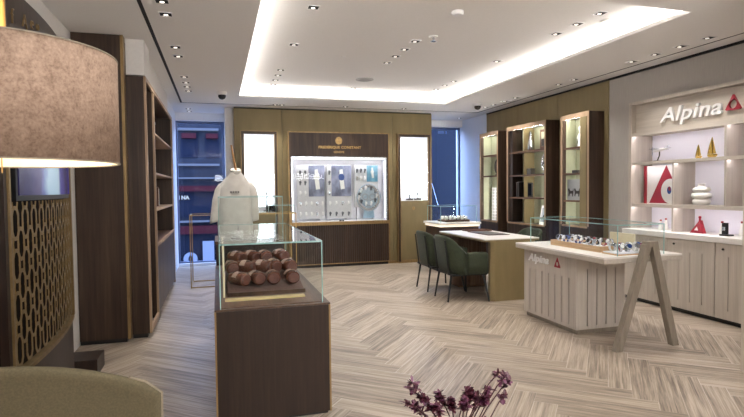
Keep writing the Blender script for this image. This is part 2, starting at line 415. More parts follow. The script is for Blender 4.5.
def disc(name, label, cat, x, y, z, r, h, mat, inner=None):
    t = thing(name, label, cat, (x, y, z))
    MB().lathe([(r, 0), (r, -h*.6), (r*.82, -h)], (x, y, z), 24).build('housing', mat, t, smooth=False)
    if inner: MB().lathe([(r*.7, -h), (r*.66, -h-.002)], (x, y, z), 24).build('grille', inner, t)
    return t
disc('ceiling_speaker', 'round grey speaker grille in the middle of the raised ceiling', 'speaker', 2.083, 7.39, UZ, .13, .012, plain('speaker grey', '#a5a3a1', rough=.6), plain('speaker mesh', '#93918f', rough=.7))
disc('smoke_detector', 'small white round smoke detector on the raised ceiling near the top edge', 'smoke detector', 2.109, 4.364, UZ, .055, .035, M['white'])
disc('motion_sensor', 'white round sensor beside the right cove edge of the raised ceiling', 'sensor', 3.60, 4.24, UZ, .05, .02, M['white'])
disc('access_disc', 'tiny white disc on the raised ceiling between left and middle downlights', 'sensor', 1.476, 6.181, UZ, .03, .01, M['white'])
disc('access_disc', 'tiny white disc at the back left of the raised ceiling', 'sensor', .48, 7.554, UZ, .03, .01, M['white'])
sk = thing('sprinkler_head', 'white sprinkler head on the raised ceiling beside the middle downlight row', 'sprinkler', (2.2, 5.129, UZ))
MB().lathe([(.045, 0), (.045, -.01), (.02, -.014)], (2.2, 5.129, UZ), 16).build('escutcheon', M['white'], sk)
MB().lathe([(.012, -.01), (.012, -.05), (.032, -.052), (.032, -.056)], (2.2, 5.129, UZ), 16).build('deflector', M['steel'], sk)
for x, y, lb_ in ((.087, 7.921, 'black dome camera under the ceiling at the left cove corner'), (4.238, 8.019, 'black dome camera under the ceiling at the right cove corner')):
    t = thing('dome_camera', lb_, 'camera', (x, y, CZ), group='dome cameras')
    MB().lathe([(.07, 0), (.07, -.035), (.06, -.045)], (x, y, CZ), 20).build('housing', M['white'], t)
    MB().lathe([(.055, -.045), (.055, -.07), (.04, -.095), (.015, -.108)], (x, y, CZ), 20).build('dome', M['black'], t, smooth=True)

# ------------------------------------------------------------------ wristwatches and small stands
def strap_band(mb, cx, cy, cz, rx, rz, w, rot=0, a0=-250, a1=70, th=.004, n=14):
    """C-shaped strap standing on the ground, ring axis along local y"""
    R = Matrix.Translation((cx, cy, cz)) @ Matrix.Rotation(rot, 4, 'Z'); out = []
    for k in range(n+1):
        a = math.radians(a0+(a1-a0)*k/n)
        p = [(math.cos(a)*rx, -w/2, math.sin(a)*rz), (math.cos(a)*rx, w/2, math.sin(a)*rz), (math.cos(a)*(rx+th), w/2, math.sin(a)*(rz+th)), (math.cos(a)*(rx+th), -w/2, math.sin(a)*(rz+th))]
        out.append([R @ Vector(v) for v in p])
    mb.rings(out); return mb
def make_watch(label, strap, dial, loc, rot, group):
    """wristwatch standing upright on its strap, dial tilted up towards local -x"""
    t = thing('wristwatch', label, 'watch', loc, rot, group); t.scale = (1.22, 1.22, 1.22)
    strap_band(MB(), 0, 0, .033, .022, .028, .02).build('strap', strap, t, local=True)
    T = Matrix.Translation((-.021, 0, .045)) @ Matrix.Rotation(math.radians(-62), 4, 'Y')
    def cyl(r0, r1, z0, z1): 
        return [[T @ Vector((r*math.cos(2*PI*i/16), r*math.sin(2*PI*i/16), z)) for i in range(16)] for r, z in ((r0, z0), (r1, z1))]
    c = MB().rings(cyl(.021, .020, 0, .009)).build('case', M['steel'], t, local=True)
    MB().rings(cyl(.0165, .016, .0091, .0098)).build('dial', dial, t, local=True)
    MB().box(-.003, .003, .02, .026, .047, .052).build('crown', M['steel'], t, local=True)
    return t
STR = {'white': M['white'], 'blue': M['blue'], 'red': M['red'], 'black': M['black'], 'brown': M['leather'], 'steel': M['steel']}

# glass box: five sheets with pale teal edges
def glass_box(t, x0, x1, y0, y1, z0, z1, th=.008, e=.006):
    MB().box(x0, x1, y0, y0+th, z0, z1).build('glass_pane', M['glass'], t)
    MB().box(x0, x1, y1-th, y1, z0, z1).build('glass_pane', M['glass'], t)
    MB().box(x0, x0+th, y0+th, y1-th, z0, z1).build('glass_pane', M['glass'], t)
    MB().box(x1-th, x1, y0+th, y1-th, z0, z1).build('glass_pane', M['glass'], t)
    MB().box(x0, x1, y0, y1, z1, z1+th).build('glass_top', M['glass_lid'], t)
    g = MB(); k = .0015
    for a in (x0-k, x1-e+k):
        for b in (y0-k, y1-e+k): g.box(a, a+e, b, b+e, z0, z1)
    z2 = z1+th
    g.box(x0-k, x1+k, y0-k, y0-k+e, z1, z2+k); g.box(x0-k, x1+k, y1-e+k, y1+k, z1, z2+k)
    g.box(x0-k, x0-k+e, y0, y1, z1, z2+k); g.box(x1-e+k, x1+k, y0, y1, z1, z2+k)
    g.build('glass_edge', M['edge'], t)

# ------------------------------------------------------------------ walnut showcase in front
sc = thing('display_case', 'dark walnut display case with glass top holding brown leather rolls', 'display case', (.31, 4.1, 0), group='walnut showcases')
X0, X1, Y0, Y1 = -.03, .65, 3.16, 5.05
MB().box(X0+.015, X1-.015, Y0+.02, Y1-.02, 0, .02).build('kick', M['black'], sc)
MB().box(X0, X1, Y0, Y1, .02, .688).build('cabinet', M['walnut_dark'], sc, bevel=.003)
b = MB()
for a in (X0-.004, X1-.006):
    for c in (Y0-.004, Y1-.006): MB().box(a, a+.01, c, c+.01, .02, .688).build('corner_trim', M['brass_dark'], sc)
MB().box(X0-.004, X1+.004, Y0-.004, Y1+.004, .688, .70).build('rim', M['walnut_red'], sc, bevel=.004)
MB().box(X0+.03, X1-.03, Y0+.03, Y1-.03, .70, .704).build('deck', M['walnut_y'], sc)
glass_box(sc, 0.0, .61, Y0+.015, 4.98, .70, 1.075)
bp = MB().box(.03, .53, 3.36, 3.42, .704, .714).build('brass_plate', mottled('pale satin brass plate', '#c9b684', '#d6c493', nscale=8, rough=.45, metal=.2), org=(.28, 3.40, .704))
tag(bp, 'flat brass nameplate lying at the front of the walnut showcase floor', 'nameplate')
cp = MB().prism([(.02, 3.5, .704), (.02, 4.35, .704), (.02, 4.35, 1.03), (.02, 3.62, 1.03)], (.012, 0, 0)).build('side_board', M['cream'], org=(.02, 3.9, .704))
tag(cp, 'cream upright board at the left inside the walnut showcase', 'board')
ty = thing('stepped_tray', 'mauve suede stepped tray under the brown leather rolls', 'tray', (.28, 3.8, .704))
for k in range(3):
    y = 3.52+k*.2
    MB().prism([(.05, y, .704), (.05, y+.2, .704), (.05, y+.2, .735+k*.05+.03), (.05, y, .725+k*.05)], (.50, 0, 0)).build('step', M['tray_leather'], ty, bevel=.003)
MB().box(.045, .555, 3.505, 3.52, .704, .73).build('front_lip', M['walnut_red'], ty)
def make_roll(label, loc, rot):
    t = thing('watch_roll', label, 'watch roll', loc, rot, 'brown leather watch rolls')
    r = .047; n = 18; h = .075
    ring = lambda x, q: [(x, q*math.cos(2*PI*i/n), q*.92*math.sin(2*PI*i/n)) for i in range(n)]
    MB().rings([ring(-h, r*.80), ring(-h+.006, r*.95), ring(-h+.016, r), ring(0, r*1.03), ring(h-.016, r), ring(h-.006, r*.95), ring(h, r*.80)]).build('cushion', M['leather'], t, smooth=True, local=True)
    for s_ in (-1, 1): MB().rings([ring(s_*h, r*.78), ring(s_*(h+.004), r*.7)]).build('end_disc', M['leather_end'], t, local=True)
    sb = MB(); out = []
    for k in range(9):
        a = math.radians(20+140*k/8); q = r*1.055
        out.append([(-.02, q*math.cos(a), q*.93*math.sin(a)), (.02, q*math.cos(a), q*.93*math.sin(a)), (.02, (q+.003)*math.cos(a), (q+.003)*.93*math.sin(a)), (-.02, (q+.003)*math.cos(a), (q+.003)*.93*math.sin(a))])
    sb.rings(out).build('strap', M['strap_light'], t, local=True)
    return t
first = None; rown = ['front', 'middle', 'back']
for k in range(3):
    nn = (4, 5, 4)[k]
    for i in range(nn):
        x = (.13, .085, .12)[k]+i*(.115, .10, .108)[k]+random.uniform(-.012, .012)
        loc = (x, 3.625+k*.185+random.uniform(-.02, .02), .737+k*.05+.066)
        rz = math.radians(-62+random.uniform(-28, 28))
        lab = 'brown leather watch roll, %s from the left in the %s row of the walnut case' % (NTH[i], rown[k])
        if first is None: first = make_roll(lab, loc, rz)
        else: copy_tree(first, loc, rz, lab)
# second, taller showcase behind the first
s2 = thing('display_case', 'taller glass showcase on a walnut base behind the brown roll case', 'display case', (.31, 5.75, 0), group='walnut showcases')
MB().box(-.03, .65, 5.44, 6.12, 0, .86).build('cabinet', M['walnut_dark'], s2, bevel=.003)
MB().box(-.04, .66, 5.43, 6.13, .86, .89).build('rim', M['walnut_red'], s2, bevel=.003)
glass_box(s2, 0.0, .64, 5.45, 6.1, .89, 1.325)
# small items inside
for k, (x, y) in enumerate(((.2, 5.7), (.42, 5.75))):
    t = thing('watch_stand', ['small white block stand on the left inside the tall glass showcase', 'small white block stand on the right inside the tall glass showcase'][k], 'stand', (x, y, .89))
    MB().prism([(x-.05, y-.05, .89), (x-.05, y+.05, .89), (x-.05, y+.05, .97), (x-.05, y-.03, .95)], (.1, 0, 0)).build('block', M['white'], t, bevel=.003)
    strap_band(MB(), x, y+.0, .995, .022, .028, .02, PI/2).build('bracelet', M['steel'], t)

# gold framed table with a glass box on its right end
gt = thing('gold_frame_table', 'thin gold open frame table standing behind the smock', 'table', (.38, 8.15, 0))
r = .0065
gx0, gx1, gy0, gy1, gz = -.39, 1.12, 7.87, 8.42, 1.045
for x in (gx0, gx1):
    for y in (gy0, gy1): MB().box(x-r, x+r, y-r, y+r, 0, gz).build('leg', M['brass'], gt)
for z, nm in ((.01, 'floor_rail'), (gz, 'top_rail')):
    g = MB()
    for y in (gy0, gy1): g.box(gx0-r, gx1+r, y-r, y+r, z-r, z+r)
    for x in (gx0, gx1): g.box(x-r, x+r, gy0, gy1, z-r, z+r)
    g.build(nm, M['brass'], gt)
MB().box(gx0, gx1, gy0, gy1, gz+.009, gz+.017).build('glass_top', M['glass'], gt)
gb = thing('glass_cube', 'small clear glass cube on the right end of the gold frame table', 'glass cube', (.9, 8.15, gz+.017))
glass_box(gb, .72, 1.10, 7.9, 8.35, gz+.018, gz+.115)

# cotton smock on a wooden stand
st = thing('garment_stand', 'wooden garment stand with leaning stick showing above the smock', 'stand', (.24, 6.95, 0))
MB().lathe([(.2, 0), (.2, .015), (.03, .03)], (.24, 6.95, 0), 24).build('base', M['walnut'], st)
MB().tube([(.24, 6.95, .02), (.236, 6.95, 1.60)], .016).build('pole', M['stick'], st)
MB().tube([(.236, 6.95, 1.60), (.176, 6.93, 1.975)], [.017, .011]).build('stick', M['stick'], st)
MB().tube([(.07, 6.95, 1.47), (.14, 6.95, 1.53), (.236, 6.95, 1.57), (.32, 6.95, 1.53), (.38, 6.95, 1.47)], .012).build('shoulder_bar', M['stick'], st)
sm = thing('smock', 'off white cotton watchmaker smock hanging on the wooden stand', 'smock', (.22, 6.95, .75))
def smock_ring(cx, z, hw, hd, ph, amp=.012, n=40):
    out = []
    for i in range(n):
        a = 2*PI*i/n; ca, sa = math.cos(a), math.sin(a)
        k = 1+amp*8*(.5*math.sin(7*a+ph)+.5*math.sin(11*a-2*ph+z*6))*.35
        out.append((cx+hw*math.copysign(abs(ca)**.75, ca), 6.95+hd*k*math.copysign(abs(sa)**.8, sa), z+.01*math.sin(3*a+ph)))
    return out
body = [(.215, .76, .17, .085), (.21, .80, .215, .115), (.21, .95, .222, .12), (.205, 1.05, .215, .118), (.205, 1.15, .212, .11), (.207, 1.3, .21, .105), (.21, 1.42, .205, .10), (.213, 1.48, .188, .09), (.218, 1.54, .145, .078), (.222, 1.595, .088, .064), (.226, 1.63, .062, .056)]
MB().rings([smock_ring(c, z, hw, hd, z*9) for c, z, hw, hd in body]).build('body', M['cloth'], sm, smooth=True)
def sleeve(pts, rad, ph):
    mb = MB(); out = []
    for k, (p, r_) in enumerate(zip(pts, rad)):
        out.append([(p[0]+r_*(1+.08*math.sin(5*a+ph+k))*math.cos(a), p[1]+r_*.9*(1+.1*math.sin(4*a+k*2+ph))*math.sin(a), p[2]+.25*r_*math.cos(a)) for a in [2*PI*i/20 for i in range(20)]])
    return mb.rings(out)
sleeve([(.065, 6.95, 1.495), (.03, 6.95, 1.42), (-.005, 6.94, 1.3), (-.03, 6.93, 1.15), (-.052, 6.92, 1.02), (-.056, 6.92, .99)], [.05, .068, .064, .056, .05, .046], 0).build('sleeve', M['cloth'], sm, smooth=True)
sleeve([(.365, 6.95, 1.495), (.405, 6.95, 1.42), (.44, 6.94, 1.3), (.452, 6.93, 1.15), (.455, 6.92, 1.03), (.455, 6.92, 1.0)], [.05, .068, .064, .056, .05, .046], 2).build('sleeve', M['cloth'], sm, smooth=True)
MB().rings([[(.226+.06*k*math.cos(a), 6.945+.055*k*math.sin(a), z+.014*math.sin(a)) for a in [2*PI*i/20 for i in range(20)]] for k, z in ((1.0, 1.60), (1.2, 1.645), (.98, 1.672), (.8, 1.655))]).build('collar', M['cloth'], sm, smooth=True)
em = MB()
for k in range(4): em.box(.15+.03*k, .17+.03*k, 6.838, 6.846, 1.365, 1.385)
em.box(.16, .25, 6.838, 6.845, 1.35, 1.355)
em.build('embroidery', M['thread'], sm)
pk = MB()
for a in (.06, .25): pk.box(a, a+.12, 6.822, 6.833, .86, 1.0)
pk.build('pocket', M['cloth'], sm)

# ------------------------------------------------------------------ back wall: display niche between two lit side cases
glow = emis('lit white case back', '#f4f7ff', 2.3, '#eeeeee')
glow_soft = emis('lit display back', '#e9ebff', .55, '#e6e6ee')
ledw = emis('case led', '#ffffff', 9)
U = 9.2
bu = thing('watch_display_wall', 'walnut wall display with lit glazed watch window and gold lettering', 'display case', (2.1, 9.2, 0))
f = MB(); u0, u1, zt = 1.19, 3.05, 2.42; w0, w1, v0, v1 = 1.25, 2.99, .815, 1.965
f.box(u0+.02, u1-.02, U, 9.28, v1, zt-.02)
f.box(u0+.02, w0, U, 9.28, v0, v1); f.box(w1, u1-.02, U, 9.28, v0, v1)
f.build('panel', M['walnut'], bu)
lp = MB()
n = 44; dx = (u1-u0-.06)/n
for k in range(n): lp.box(u0+.03+k*dx, u0+.03+k*dx+dx*.72, U-.006, U+.03, .06, v0-.06)
lp.box(u0+.02, u1-.02, U+.012, 9.28, .06, v0-.06)
lp.build('slatted_panel', M['walnut'], bu)
MB().box(u0+.03, u1-.03, U+.03, 9.28, 0, .06).build('kick', M['black'], bu)
tr = MB(); tr.box(u0, u0+.02, U-.012, 9.28, .05, zt); tr.box(u1-.02, u1, U-.012, 9.28, .05, zt); tr.box(u0+.02, u1-.02, U-.012, 9.28, zt-.02, zt); tr.box(u0+.02, u1-.02, U-.012, U+.03, .05, .065)
tr.build('brass_edge', M['brass_dark'], bu)
MB().box(u0+.02, u1-.02, U-.02, 9.28, v0-.06, v0).build('ledge', M['brass_dark'], bu)
fr = MB(); fr.box(w0-.012, w0, U-.01, U+.02, v0, v1); fr.box(w1, w1+.012, U-.01, U+.02, v0, v1); fr.box(w0, w1, U-.01, U+.02, v1-.0, v1+.014)
fr.build('window_frame', M['steel'], bu)
inn = MB(); B0 = 9.46
inn.box(w0, w1, B0, B0+.01, v0, v1); inn.box(w0, w0+.008, U+.02, B0, v0, v1); inn.box(w1-.008, w1, U+.02, B0, v0, v1); inn.box(w0, w1, U+.02, B0, v1-.008, v1)
inn.build('lining', M['white_matt'], bu)
MB().box(w0, w1, U, B0, v0, v0+.012).build('sill', M['white_matt'], bu)
MB().box(w0+.03, w1-.03, U+.03, U+.06, v1-.02, v1-.009).build('led_strip', ledw, bu)
sl = MB(); sl.box(w0+.01, w0+.02, U+.04, U+.05, v0+.05, v1-.05); sl.box(w1-.02, w1-.01, U+.04, U+.05, v0+.05, v1-.05); sl.build('led_strip', emis('side led', '#ffffff', 4), bu)
MB().box(w0, w1, U-.004, U+.002, v0, v1).build('glass_pane', M['glass'], bu)
MB().box(2.09, 2.12, U-.014, U-.004, v0+.006, v0+.03).build('lock', M['black'], bu); MB().box(2.15, 2.18, U-.014, U-.004, v0+.006, v0+.03).build('lock', M['black'], bu)
MB().text('FREDERIQUE CONSTANT', .066, face_my(2.12, U-.004, 2.125), .006, 0, .0015, 1.0, 1.05, 'CENTER').build('lettering', M['brass'], bu)
MB().text('GENEVE', .052, face_my(2.10, U-.004, 2.045), .006, 0, .001, 1, 1.05, 'CENTER').build('place_lettering', M['brass'], bu)
cr = MB()
cr.prism([(2.098+.062*math.cos(2*PI*i/16)*(1 if abs(math.sin(2*PI*i/16)) < .6 else .92), U-.012, 2.265+.07*math.sin(2*PI*i/16)) for i in range(16)], (0, .012, 0))
cr.build('crest', M['brass_dark'], bu)
c2 = MB()
for dx_ in (-.025, .025): c2.prism([(2.098+dx_+.018*math.cos(2*PI*i/12), U-.02, 2.275+.026*math.sin(2*PI*i/12)) for i in range(12)], (0, .008, 0))
c2.box(2.05, 2.146, U-.02, U-.012, 2.215, 2.235)
c2.build('crest_relief', M['brass'], bu)

# the wall cavity behind the window (hole through the partition is closed by the lining box)
# watch boards
poster_a = None
def poster_mat(name, c1, c2):
    t = NT(name); f_ = t.noise(t.obj((2.2, 2.2, 1.4)), 2.2, 3)
    t.l(t.ramp(f_, (.35, c1), (.65, c2)), t.b.inputs['Base Color']); t.set(rough=.35); return t.m
pm = poster_mat('grey blue poster', '#4a4d60', '#9599b2')
pm2 = poster_mat('teal poster', '#3a6c86', '#86b3c6')
board_m = mottled('pale grey linen board', '#c6c4c6', '#d2d0d2', nscale=40, rough=.7)
boards = []
def board(name, label, x0, x1, z0, z1, y):
    t = thing(name, label, 'display board', ((x0+x1)/2, y, z0), group='watch boards in the wall window')
    MB().box(x0, x1, y, y+.03, z0, z1).build('panel', board_m, t, bevel=.004)
    MB().box(x0+.05, x0+.09, y+.03, 9.46, v0+.012, z0+.1).build('foot', M['white_matt'], t)
    MB().box(x1-.09, x1-.05, y+.03, 9.46, v0+.012, z0+.1).build('foot', M['white_matt'], t)
    return t
def poster(t, x0, x1, z0, z1, y, mat, face, wmat):
    MB().box(x0, x1, y-.006, y, z0, z1).build('poster', mat, t)
    cx, cz = (x0+x1)/2, z0+(z1-z0)*.62; h = (z1-z0)
    p = MB().prism([(cx+.05*math.cos(2*PI*i/20)*h/.5, y-.008, cz+.055*h/.5*math.sin(2*PI*i/20)) for i in range(20)], (0, .002, 0))
    p.build('printed_dial', face, t)
    q = MB(); q.prism([(cx-.03*h/.5, y-.0075, cz-.05*h/.5), (cx+.04*h/.5, y-.0075, cz-.05*h/.5), (cx+.055*h/.5, y-.0075, cz-.19*h/.5), (cx-.01*h/.5, y-.0075, cz-.2*h/.5)], (0, .001, 0))
    q.prism([(cx-.03*h/.5, y-.0075, cz+.05*h/.5), (cx+.03*h/.5, y-.0075, cz+.05*h/.5), (cx+.02*h/.5, y-.0075, cz+.13*h/.5), (cx-.03*h/.5, y-.0075, cz+.12*h/.5)], (0, .001, 0))
    q.build('printed_strap', wmat, t)
BY = 9.36
bA = board('watch_board', 'left watch board with a grey poster of a silver watch', 1.36, 1.86, .86, 1.84, BY)
poster(bA, 1.57, 1.86, 1.27, 1.83, BY, pm, M['paper'], M['paper'])
bB = board('watch_board', 'middle watch board with a grey poster of a blue dial watch', 1.90, 2.36, .86, 1.84, BY)
poster(bB, 1.99, 2.36, 1.27, 1.83, BY, pm, M['blue'], M['paper'])
bC = board('watch_board', 'right watch board with a small teal poster above a big watch cutout', 2.42, 2.88, 1.06, 1.84, BY)
poster(bC, 2.66, 2.87, 1.53, 1.83, BY, pm2, M['paper'], M['paper'])
big = thing('watch_cutout', 'oversized silver watch cutout fixed over the right watch board', 'display', (2.68, BY-.03, 1.05))
MB().prism([(2.69+.23*math.cos(2*PI*i/32), BY-.02, 1.235+.26*math.sin(2*PI*i/32)) for i in range(32)], (0, .02, 0)).build('watch_case', mottled('silver blue print', '#8fa3b4', '#c3ced6', nscale=7, rough=.35), big)
rg = MB()
rg.rings([[(2.69+r_*math.cos(2*PI*i/32), BY-.02-d_, 1.235+r_*1.13*math.sin(2*PI*i/32)) for i in range(32)] for r_, d_ in ((.215, 0), (.215, .012), (.17, .012), (.17, 0))], cap=False)
rg.build('bezel', M['steel'], big)
dm = MB()
for cx_, cz_, r_ in ((2.62, 1.25, .06), (2.76, 1.25, .06), (2.69, 1.14, .06)):
    dm.rings([[(cx_+q_*math.cos(2*PI*i/20), BY-.021-d_, cz_+q_*math.sin(2*PI*i/20)) for i in range(20)] for q_, d_ in ((r_, 0), (r_, .004), (r_*.75, .004), (r_*.75, 0))], cap=False)
dm.build('subdial', M['book_grey'], big)
MB().prism([(2.60, BY-.012, 1.0), (2.78, BY-.012, 1.0), (2.80, BY-.012, .86), (2.58, BY-.012, .86)], (0, .01, 0)).build('watch_strap', mottled('blue print strap', '#7f9db6', '#a9c2d2', nscale=7, rough=.4), big)
def mini_watch(x, z, y, label, group, dark):
    o = MB()
    strap_band(o, x, y-.02, z, .018, .036, .02, PI/2, -270, 90, .004, 10)
    o.prism([(x+.022*math.cos(2*PI*i/12), y-.05, z+.012+.024*math.sin(2*PI*i/12)) for i in range(12)], (0, .012, 0))
    tag(o.build('wristwatch', M['charcoal'] if dark else (M['steel'] if random.random() < .35 else M['white']), org=(x, y-.02, z)), label, 'watch', group)
colA = [1.415, 1.505]
for r_ in range(3):
    for c_ in range(2): mini_watch(colA[c_], 1.70-r_*.185, BY, 'left board watch beside its poster, %s row from top, %s column' % (NTH[r_], NTH[c_]), 'watches on the left board', r_ < 2)
for r_ in range(2):
    for c_ in range(5): mini_watch(1.415+c_*.1, 1.14-r_*.19, BY, 'left board watch below its poster, %s from left in the %s row' % (NTH[c_], ['upper', 'lower'][r_]), 'watches on the left board', False)
for r_ in range(3): mini_watch(1.945, 1.70-r_*.185, BY, 'watch on the middle board, %s from top left of the blue watch poster' % NTH[r_], 'watches on the middle board', r_ < 2)
for r_ in range(2):
    for c_ in range(4): mini_watch(1.955+c_*.115, 1.14-r_*.19, BY, 'middle board watch below its poster, %s from left in the %s row' % (NTH[c_], ['upper', 'lower'][r_]), 'watches on the middle board', r_ == 1)
for r_ in range(2):
    for c_ in range(3): mini_watch(2.465+c_*.075, 1.735-r_*.145, BY, 'right board watch beside the teal poster, %s from left in the %s row' % (NTH[c_], ['upper', 'lower'][r_]), 'watches on the right board', r_ == 0)
for k in range(11):
    a = PI*(.95-k*.19)
    mini_watch(2.66+.17*math.cos(a), 1.27+.15*math.sin(a), BY-.035, 'watch in the ring around the big watch cutout, %s clockwise from the left' % NTH[k], 'watches around the big watch cutout', k % 3 == 0)

def side_case(name, label, x0, x1, z0, door_z0, lit, emblem):
    t = thing(name, label, 'display case', ((x0+x1)/2, U, 0), group='lit side cases of the back wall')
    zt_ = 2.405; tk = .045
    f_ = MB(); f_.box(x0, x0+tk, U, 9.28, .03, zt_); f_.box(x1-tk, x1, U, 9.28, .03, zt_); f_.box(x0+tk, x1-tk, U, 9.28, zt_-tk, zt_)
    f_.build('frame', M['walnut'], t)
    e = MB(); e.box(x0-.01, x0, U-.008, 9.28, .03, zt_+.01); e.box(x1, x1+.01, U-.008, 9.28, .03, zt_+.01); e.box(x0, x1, U-.008, 9.28, zt_, zt_+.01)
    e.box(x0+tk-.008, x0+tk, U-.006, U+.01, .05, zt_-tk); e.box(x1-tk, x1-tk+.008, U-.006, U+.01, .05, zt_-tk)
    e.build('brass_edge', M['brass_dark'], t)
    MB().box(x0+tk, x1-tk, U+.012, 9.28, .06, door_z0).build('lower_door', M['olive_case'], t, bevel=.003)
    MB().box(x0+.01, x1-.01, U+.02, 9.28, 0, .06).build('kick', M['brass_dark'], t)
    l_ = MB(); l_.box(x0+tk, x1-tk, 9.47, 9.48, door_z0, zt_-tk); l_.box(x0+tk, x0+tk+.006, U+.02, 9.47, door_z0, zt_-tk); l_.box(x1-tk-.006, x1-tk, U+.02, 9.47, door_z0, zt_-tk); l_.box(x0+tk, x1-tk, U+.02, 9.47, zt_-tk-.006, zt_-tk)
    l_.build('lining', M['white_matt'], t)
    MB().box(x0+tk+.02, x1-tk-.02, 9.462, 9.468, door_z0+.06, zt_-tk-.02).build('light_panel', lit, t)
    MB().box(x0+tk, x1-tk, U+.02, 9.47, door_z0, door_z0+.012).build('shelf', M['white_matt'], t)
    MB().box(x0+tk, x1-tk, U, U+.006, door_z0, zt_-tk).build('glass_pane', M['glass'], t)
    if emblem:
        ex = (x0+x1)/2-.02
        MB().prism([(ex+.028*math.cos(2*PI*i/12), U+.004, door_z0-.14+.036*math.sin(2*PI*i/12)) for i in range(12)], (0, .01, 0)).build('emblem', M['brass_dark'], t)
    return t
side_case('side_case', 'tall lit side case behind the smock, left of the watch display', .40, 1.0, 0, 1.0, glow, False)
side_case('side_case', 'tall lit side case with olive lower door, right of the watch display', 3.225, 3.865, 0, 1.165, glow, True)
def shelf_stand(x, y, z, label, h=.10):
    t = thing('watch_stand', label, 'stand', (x, y, z))
    MB().box(x-.06, x+.06, y-.04, y+.04, z, z+.03).build('base', M['dark_item'], t, bevel=.003)
    MB().box(x-.015, x+.015, y-.01, y+.01, z+.03, z+.03+h).build('post', M['steel'], t)
    strap_band(MB(), x, y, z+.03+h, .024, .03, .022, PI/2).build('watch', M['steel'], t)
shelf_stand(.62, 9.30, 1.012, 'dark watch stand on the left in the lit case behind the smock', .16)
shelf_stand(.82, 9.30, 1.012, 'taller slim watch stand on the right in the lit case behind the smock', .30)
gp = thing('shelf_riser', 'white riser at the bottom of the lit case behind the smock', 'riser', (.7, 9.33, 1.012)); MB().box(.48, .92, 9.36, 9.45, 1.012, 1.10).build('block', M['white'], gp, bevel=.004)
shelf_stand(3.48, 9.30, 1.177, 'dark watch stand on the left in the right lit side case', .05)
shelf_stand(3.64, 9.30, 1.177, 'dark watch stand on the right in the right lit side case', .09)

# ------------------------------------------------------------------ right wall shelving
CX = 4.75
shelf_led = emis('warm shelf led', '#fffdf6', 75)
def wall_shelf(label, y0, y1, shelves, base, zt_, wide=False):
    """y0 near end, y1 far end; open front faces -X"""
    t = thing('wall_cabinet', label, 'cabinet', (CX, (y0+y1)/2, 0), group='walnut shelf cabinets on the right wall')
    tk = .05; xb = XR-.014
    f_ = MB(); f_.box(CX, xb, y0, y0+tk, .05, zt_); f_.box(CX, xb, y1-tk, y1, .05, zt_); f_.box(CX, xb, y0+tk, y1-tk, zt_-tk, zt_); f_.box(CX, xb, y0+tk, y1-tk, base-.03, base)
    f_.build('carcass', M['walnut'], t, bevel=.002)
    e = MB(); e.box(CX-.008, CX, y0, y0+.03, base, zt_); e.box(CX-.008, CX, y1-.03, y1, base, zt_); e.box(CX-.008, CX, y0+.03, y1-.03, zt_-.064, zt_); e.box(CX-.008, CX, y0+.03, y1-.03, base-.025, base)
    e.build('brass_frame', M['tan_edge'], t)
    MB().box(xb-.02, xb-.008, y0+tk, y1-tk, base, zt_-tk).build('back_panel', M['shelf_back'], t)
    MB().box(CX+.012, xb, y0+tk, y1-tk, .05, base-.03).build('lower_front', M['walnut'], t)
    MB().box(CX+.03, xb, y0+.02, y1-.02, 0, .05).build('kick', M['black'], t)
    for z in shelves: MB().box(CX+.012, xb-.02, y0+tk, y1-tk, z-.025, z).build('shelf', M['walnut_y'], t)
    s_ = MB(); s_.box(CX+.02, CX+.032, y0+tk, y1-tk, zt_-tk-.008, zt_-tk)
    s_.build('led_strip', shelf_led, t)
    zz = [base]+sorted(shelves)+[zt_-tk]
    for a_, b_ in zip(zz, zz[1:]):
        for q_ in (y0+tk,): MB().box(CX+.014, CX+.045, q_, q_+.006, a_+.02, b_-.05).build('led_strip', shelf_led, t)
    return t
def lining(t, y1, base, zt_): MB().box(CX+.05, XR-.035, y1-.054, y1-.05, base, zt_-.05).build('side_lining', M['shelf_back'], t)
sA = wall_shelf('narrow walnut shelf cabinet nearest the right window', 8.24, 8.90, (1.99, 1.615), .80, 2.40)
sB = wall_shelf('wide walnut shelf cabinet in the middle of the right wall', 6.835, 7.94, (1.985, 1.60, 1.235), .815, 2.41)
lining(sA, 8.90, .80, 2.40)
MB().box(CX+.03, XR-.022, 7.46, 7.475, .815, 2.36).build('divider', M['olive'], sB)
MB().box(CX+.02, XR-.03, 7.80, 7.89, .815, 2.36).build('side_lining', M['walnut_dark'], sB)
sC = wall_shelf('walnut shelf cabinet with an olive side strip, nearest the grey wall', 5.88, 6.477, (1.95, 1.59, 1.21), .86, 2.405)
lining(sC, 6.477, .86, 2.405)
MB().box(CX-.004, CX+.01, 5.93, 6.06, .86, 2.355).build('olive_strip', M['olive'], sC)

def add(name, mb, mat, label, cat, group=None, org=None, **kw):
    return tag(mb.build(name, mat, org=org, **kw), label, cat, group)
SX = 4.84
# A: ring ornament, white grid panel, small dark box
ro = thing('ring_ornament', 'dark ring ornament on the middle shelf of the narrow cabinet by the window', 'ornament', (SX, 8.40, 1.615))
MB().rings([[(SX+d_, 8.40+r_*math.cos(2*PI*i/24), 1.615+.16+r_*1.15*math.sin(2*PI*i/24)) for i in range(24)] for r_, d_ in ((.125, 0), (.125, .03), (.085, .03), (.085, 0), (.125, 0))], cap=False).build('ring', M['dark_item'], ro)
MB().box(SX-.02, SX+.05, 8.35, 8.45, 1.615, 1.64).build('foot', M['dark_item'], ro)
wg = thing('grid_panel', 'white perforated panel leaning in the bottom of the narrow cabinet by the window', 'panel', (SX, 8.45, .80))
MB().box(SX+.03, SX+.045, 8.30, 8.66, .80, 1.40).build('panel', M['book_grey'], wg)
g = MB()
for k in range(7): g.box(SX+.022, SX+.03, 8.30+k*.055, 8.31+k*.055, .80, 1.40)
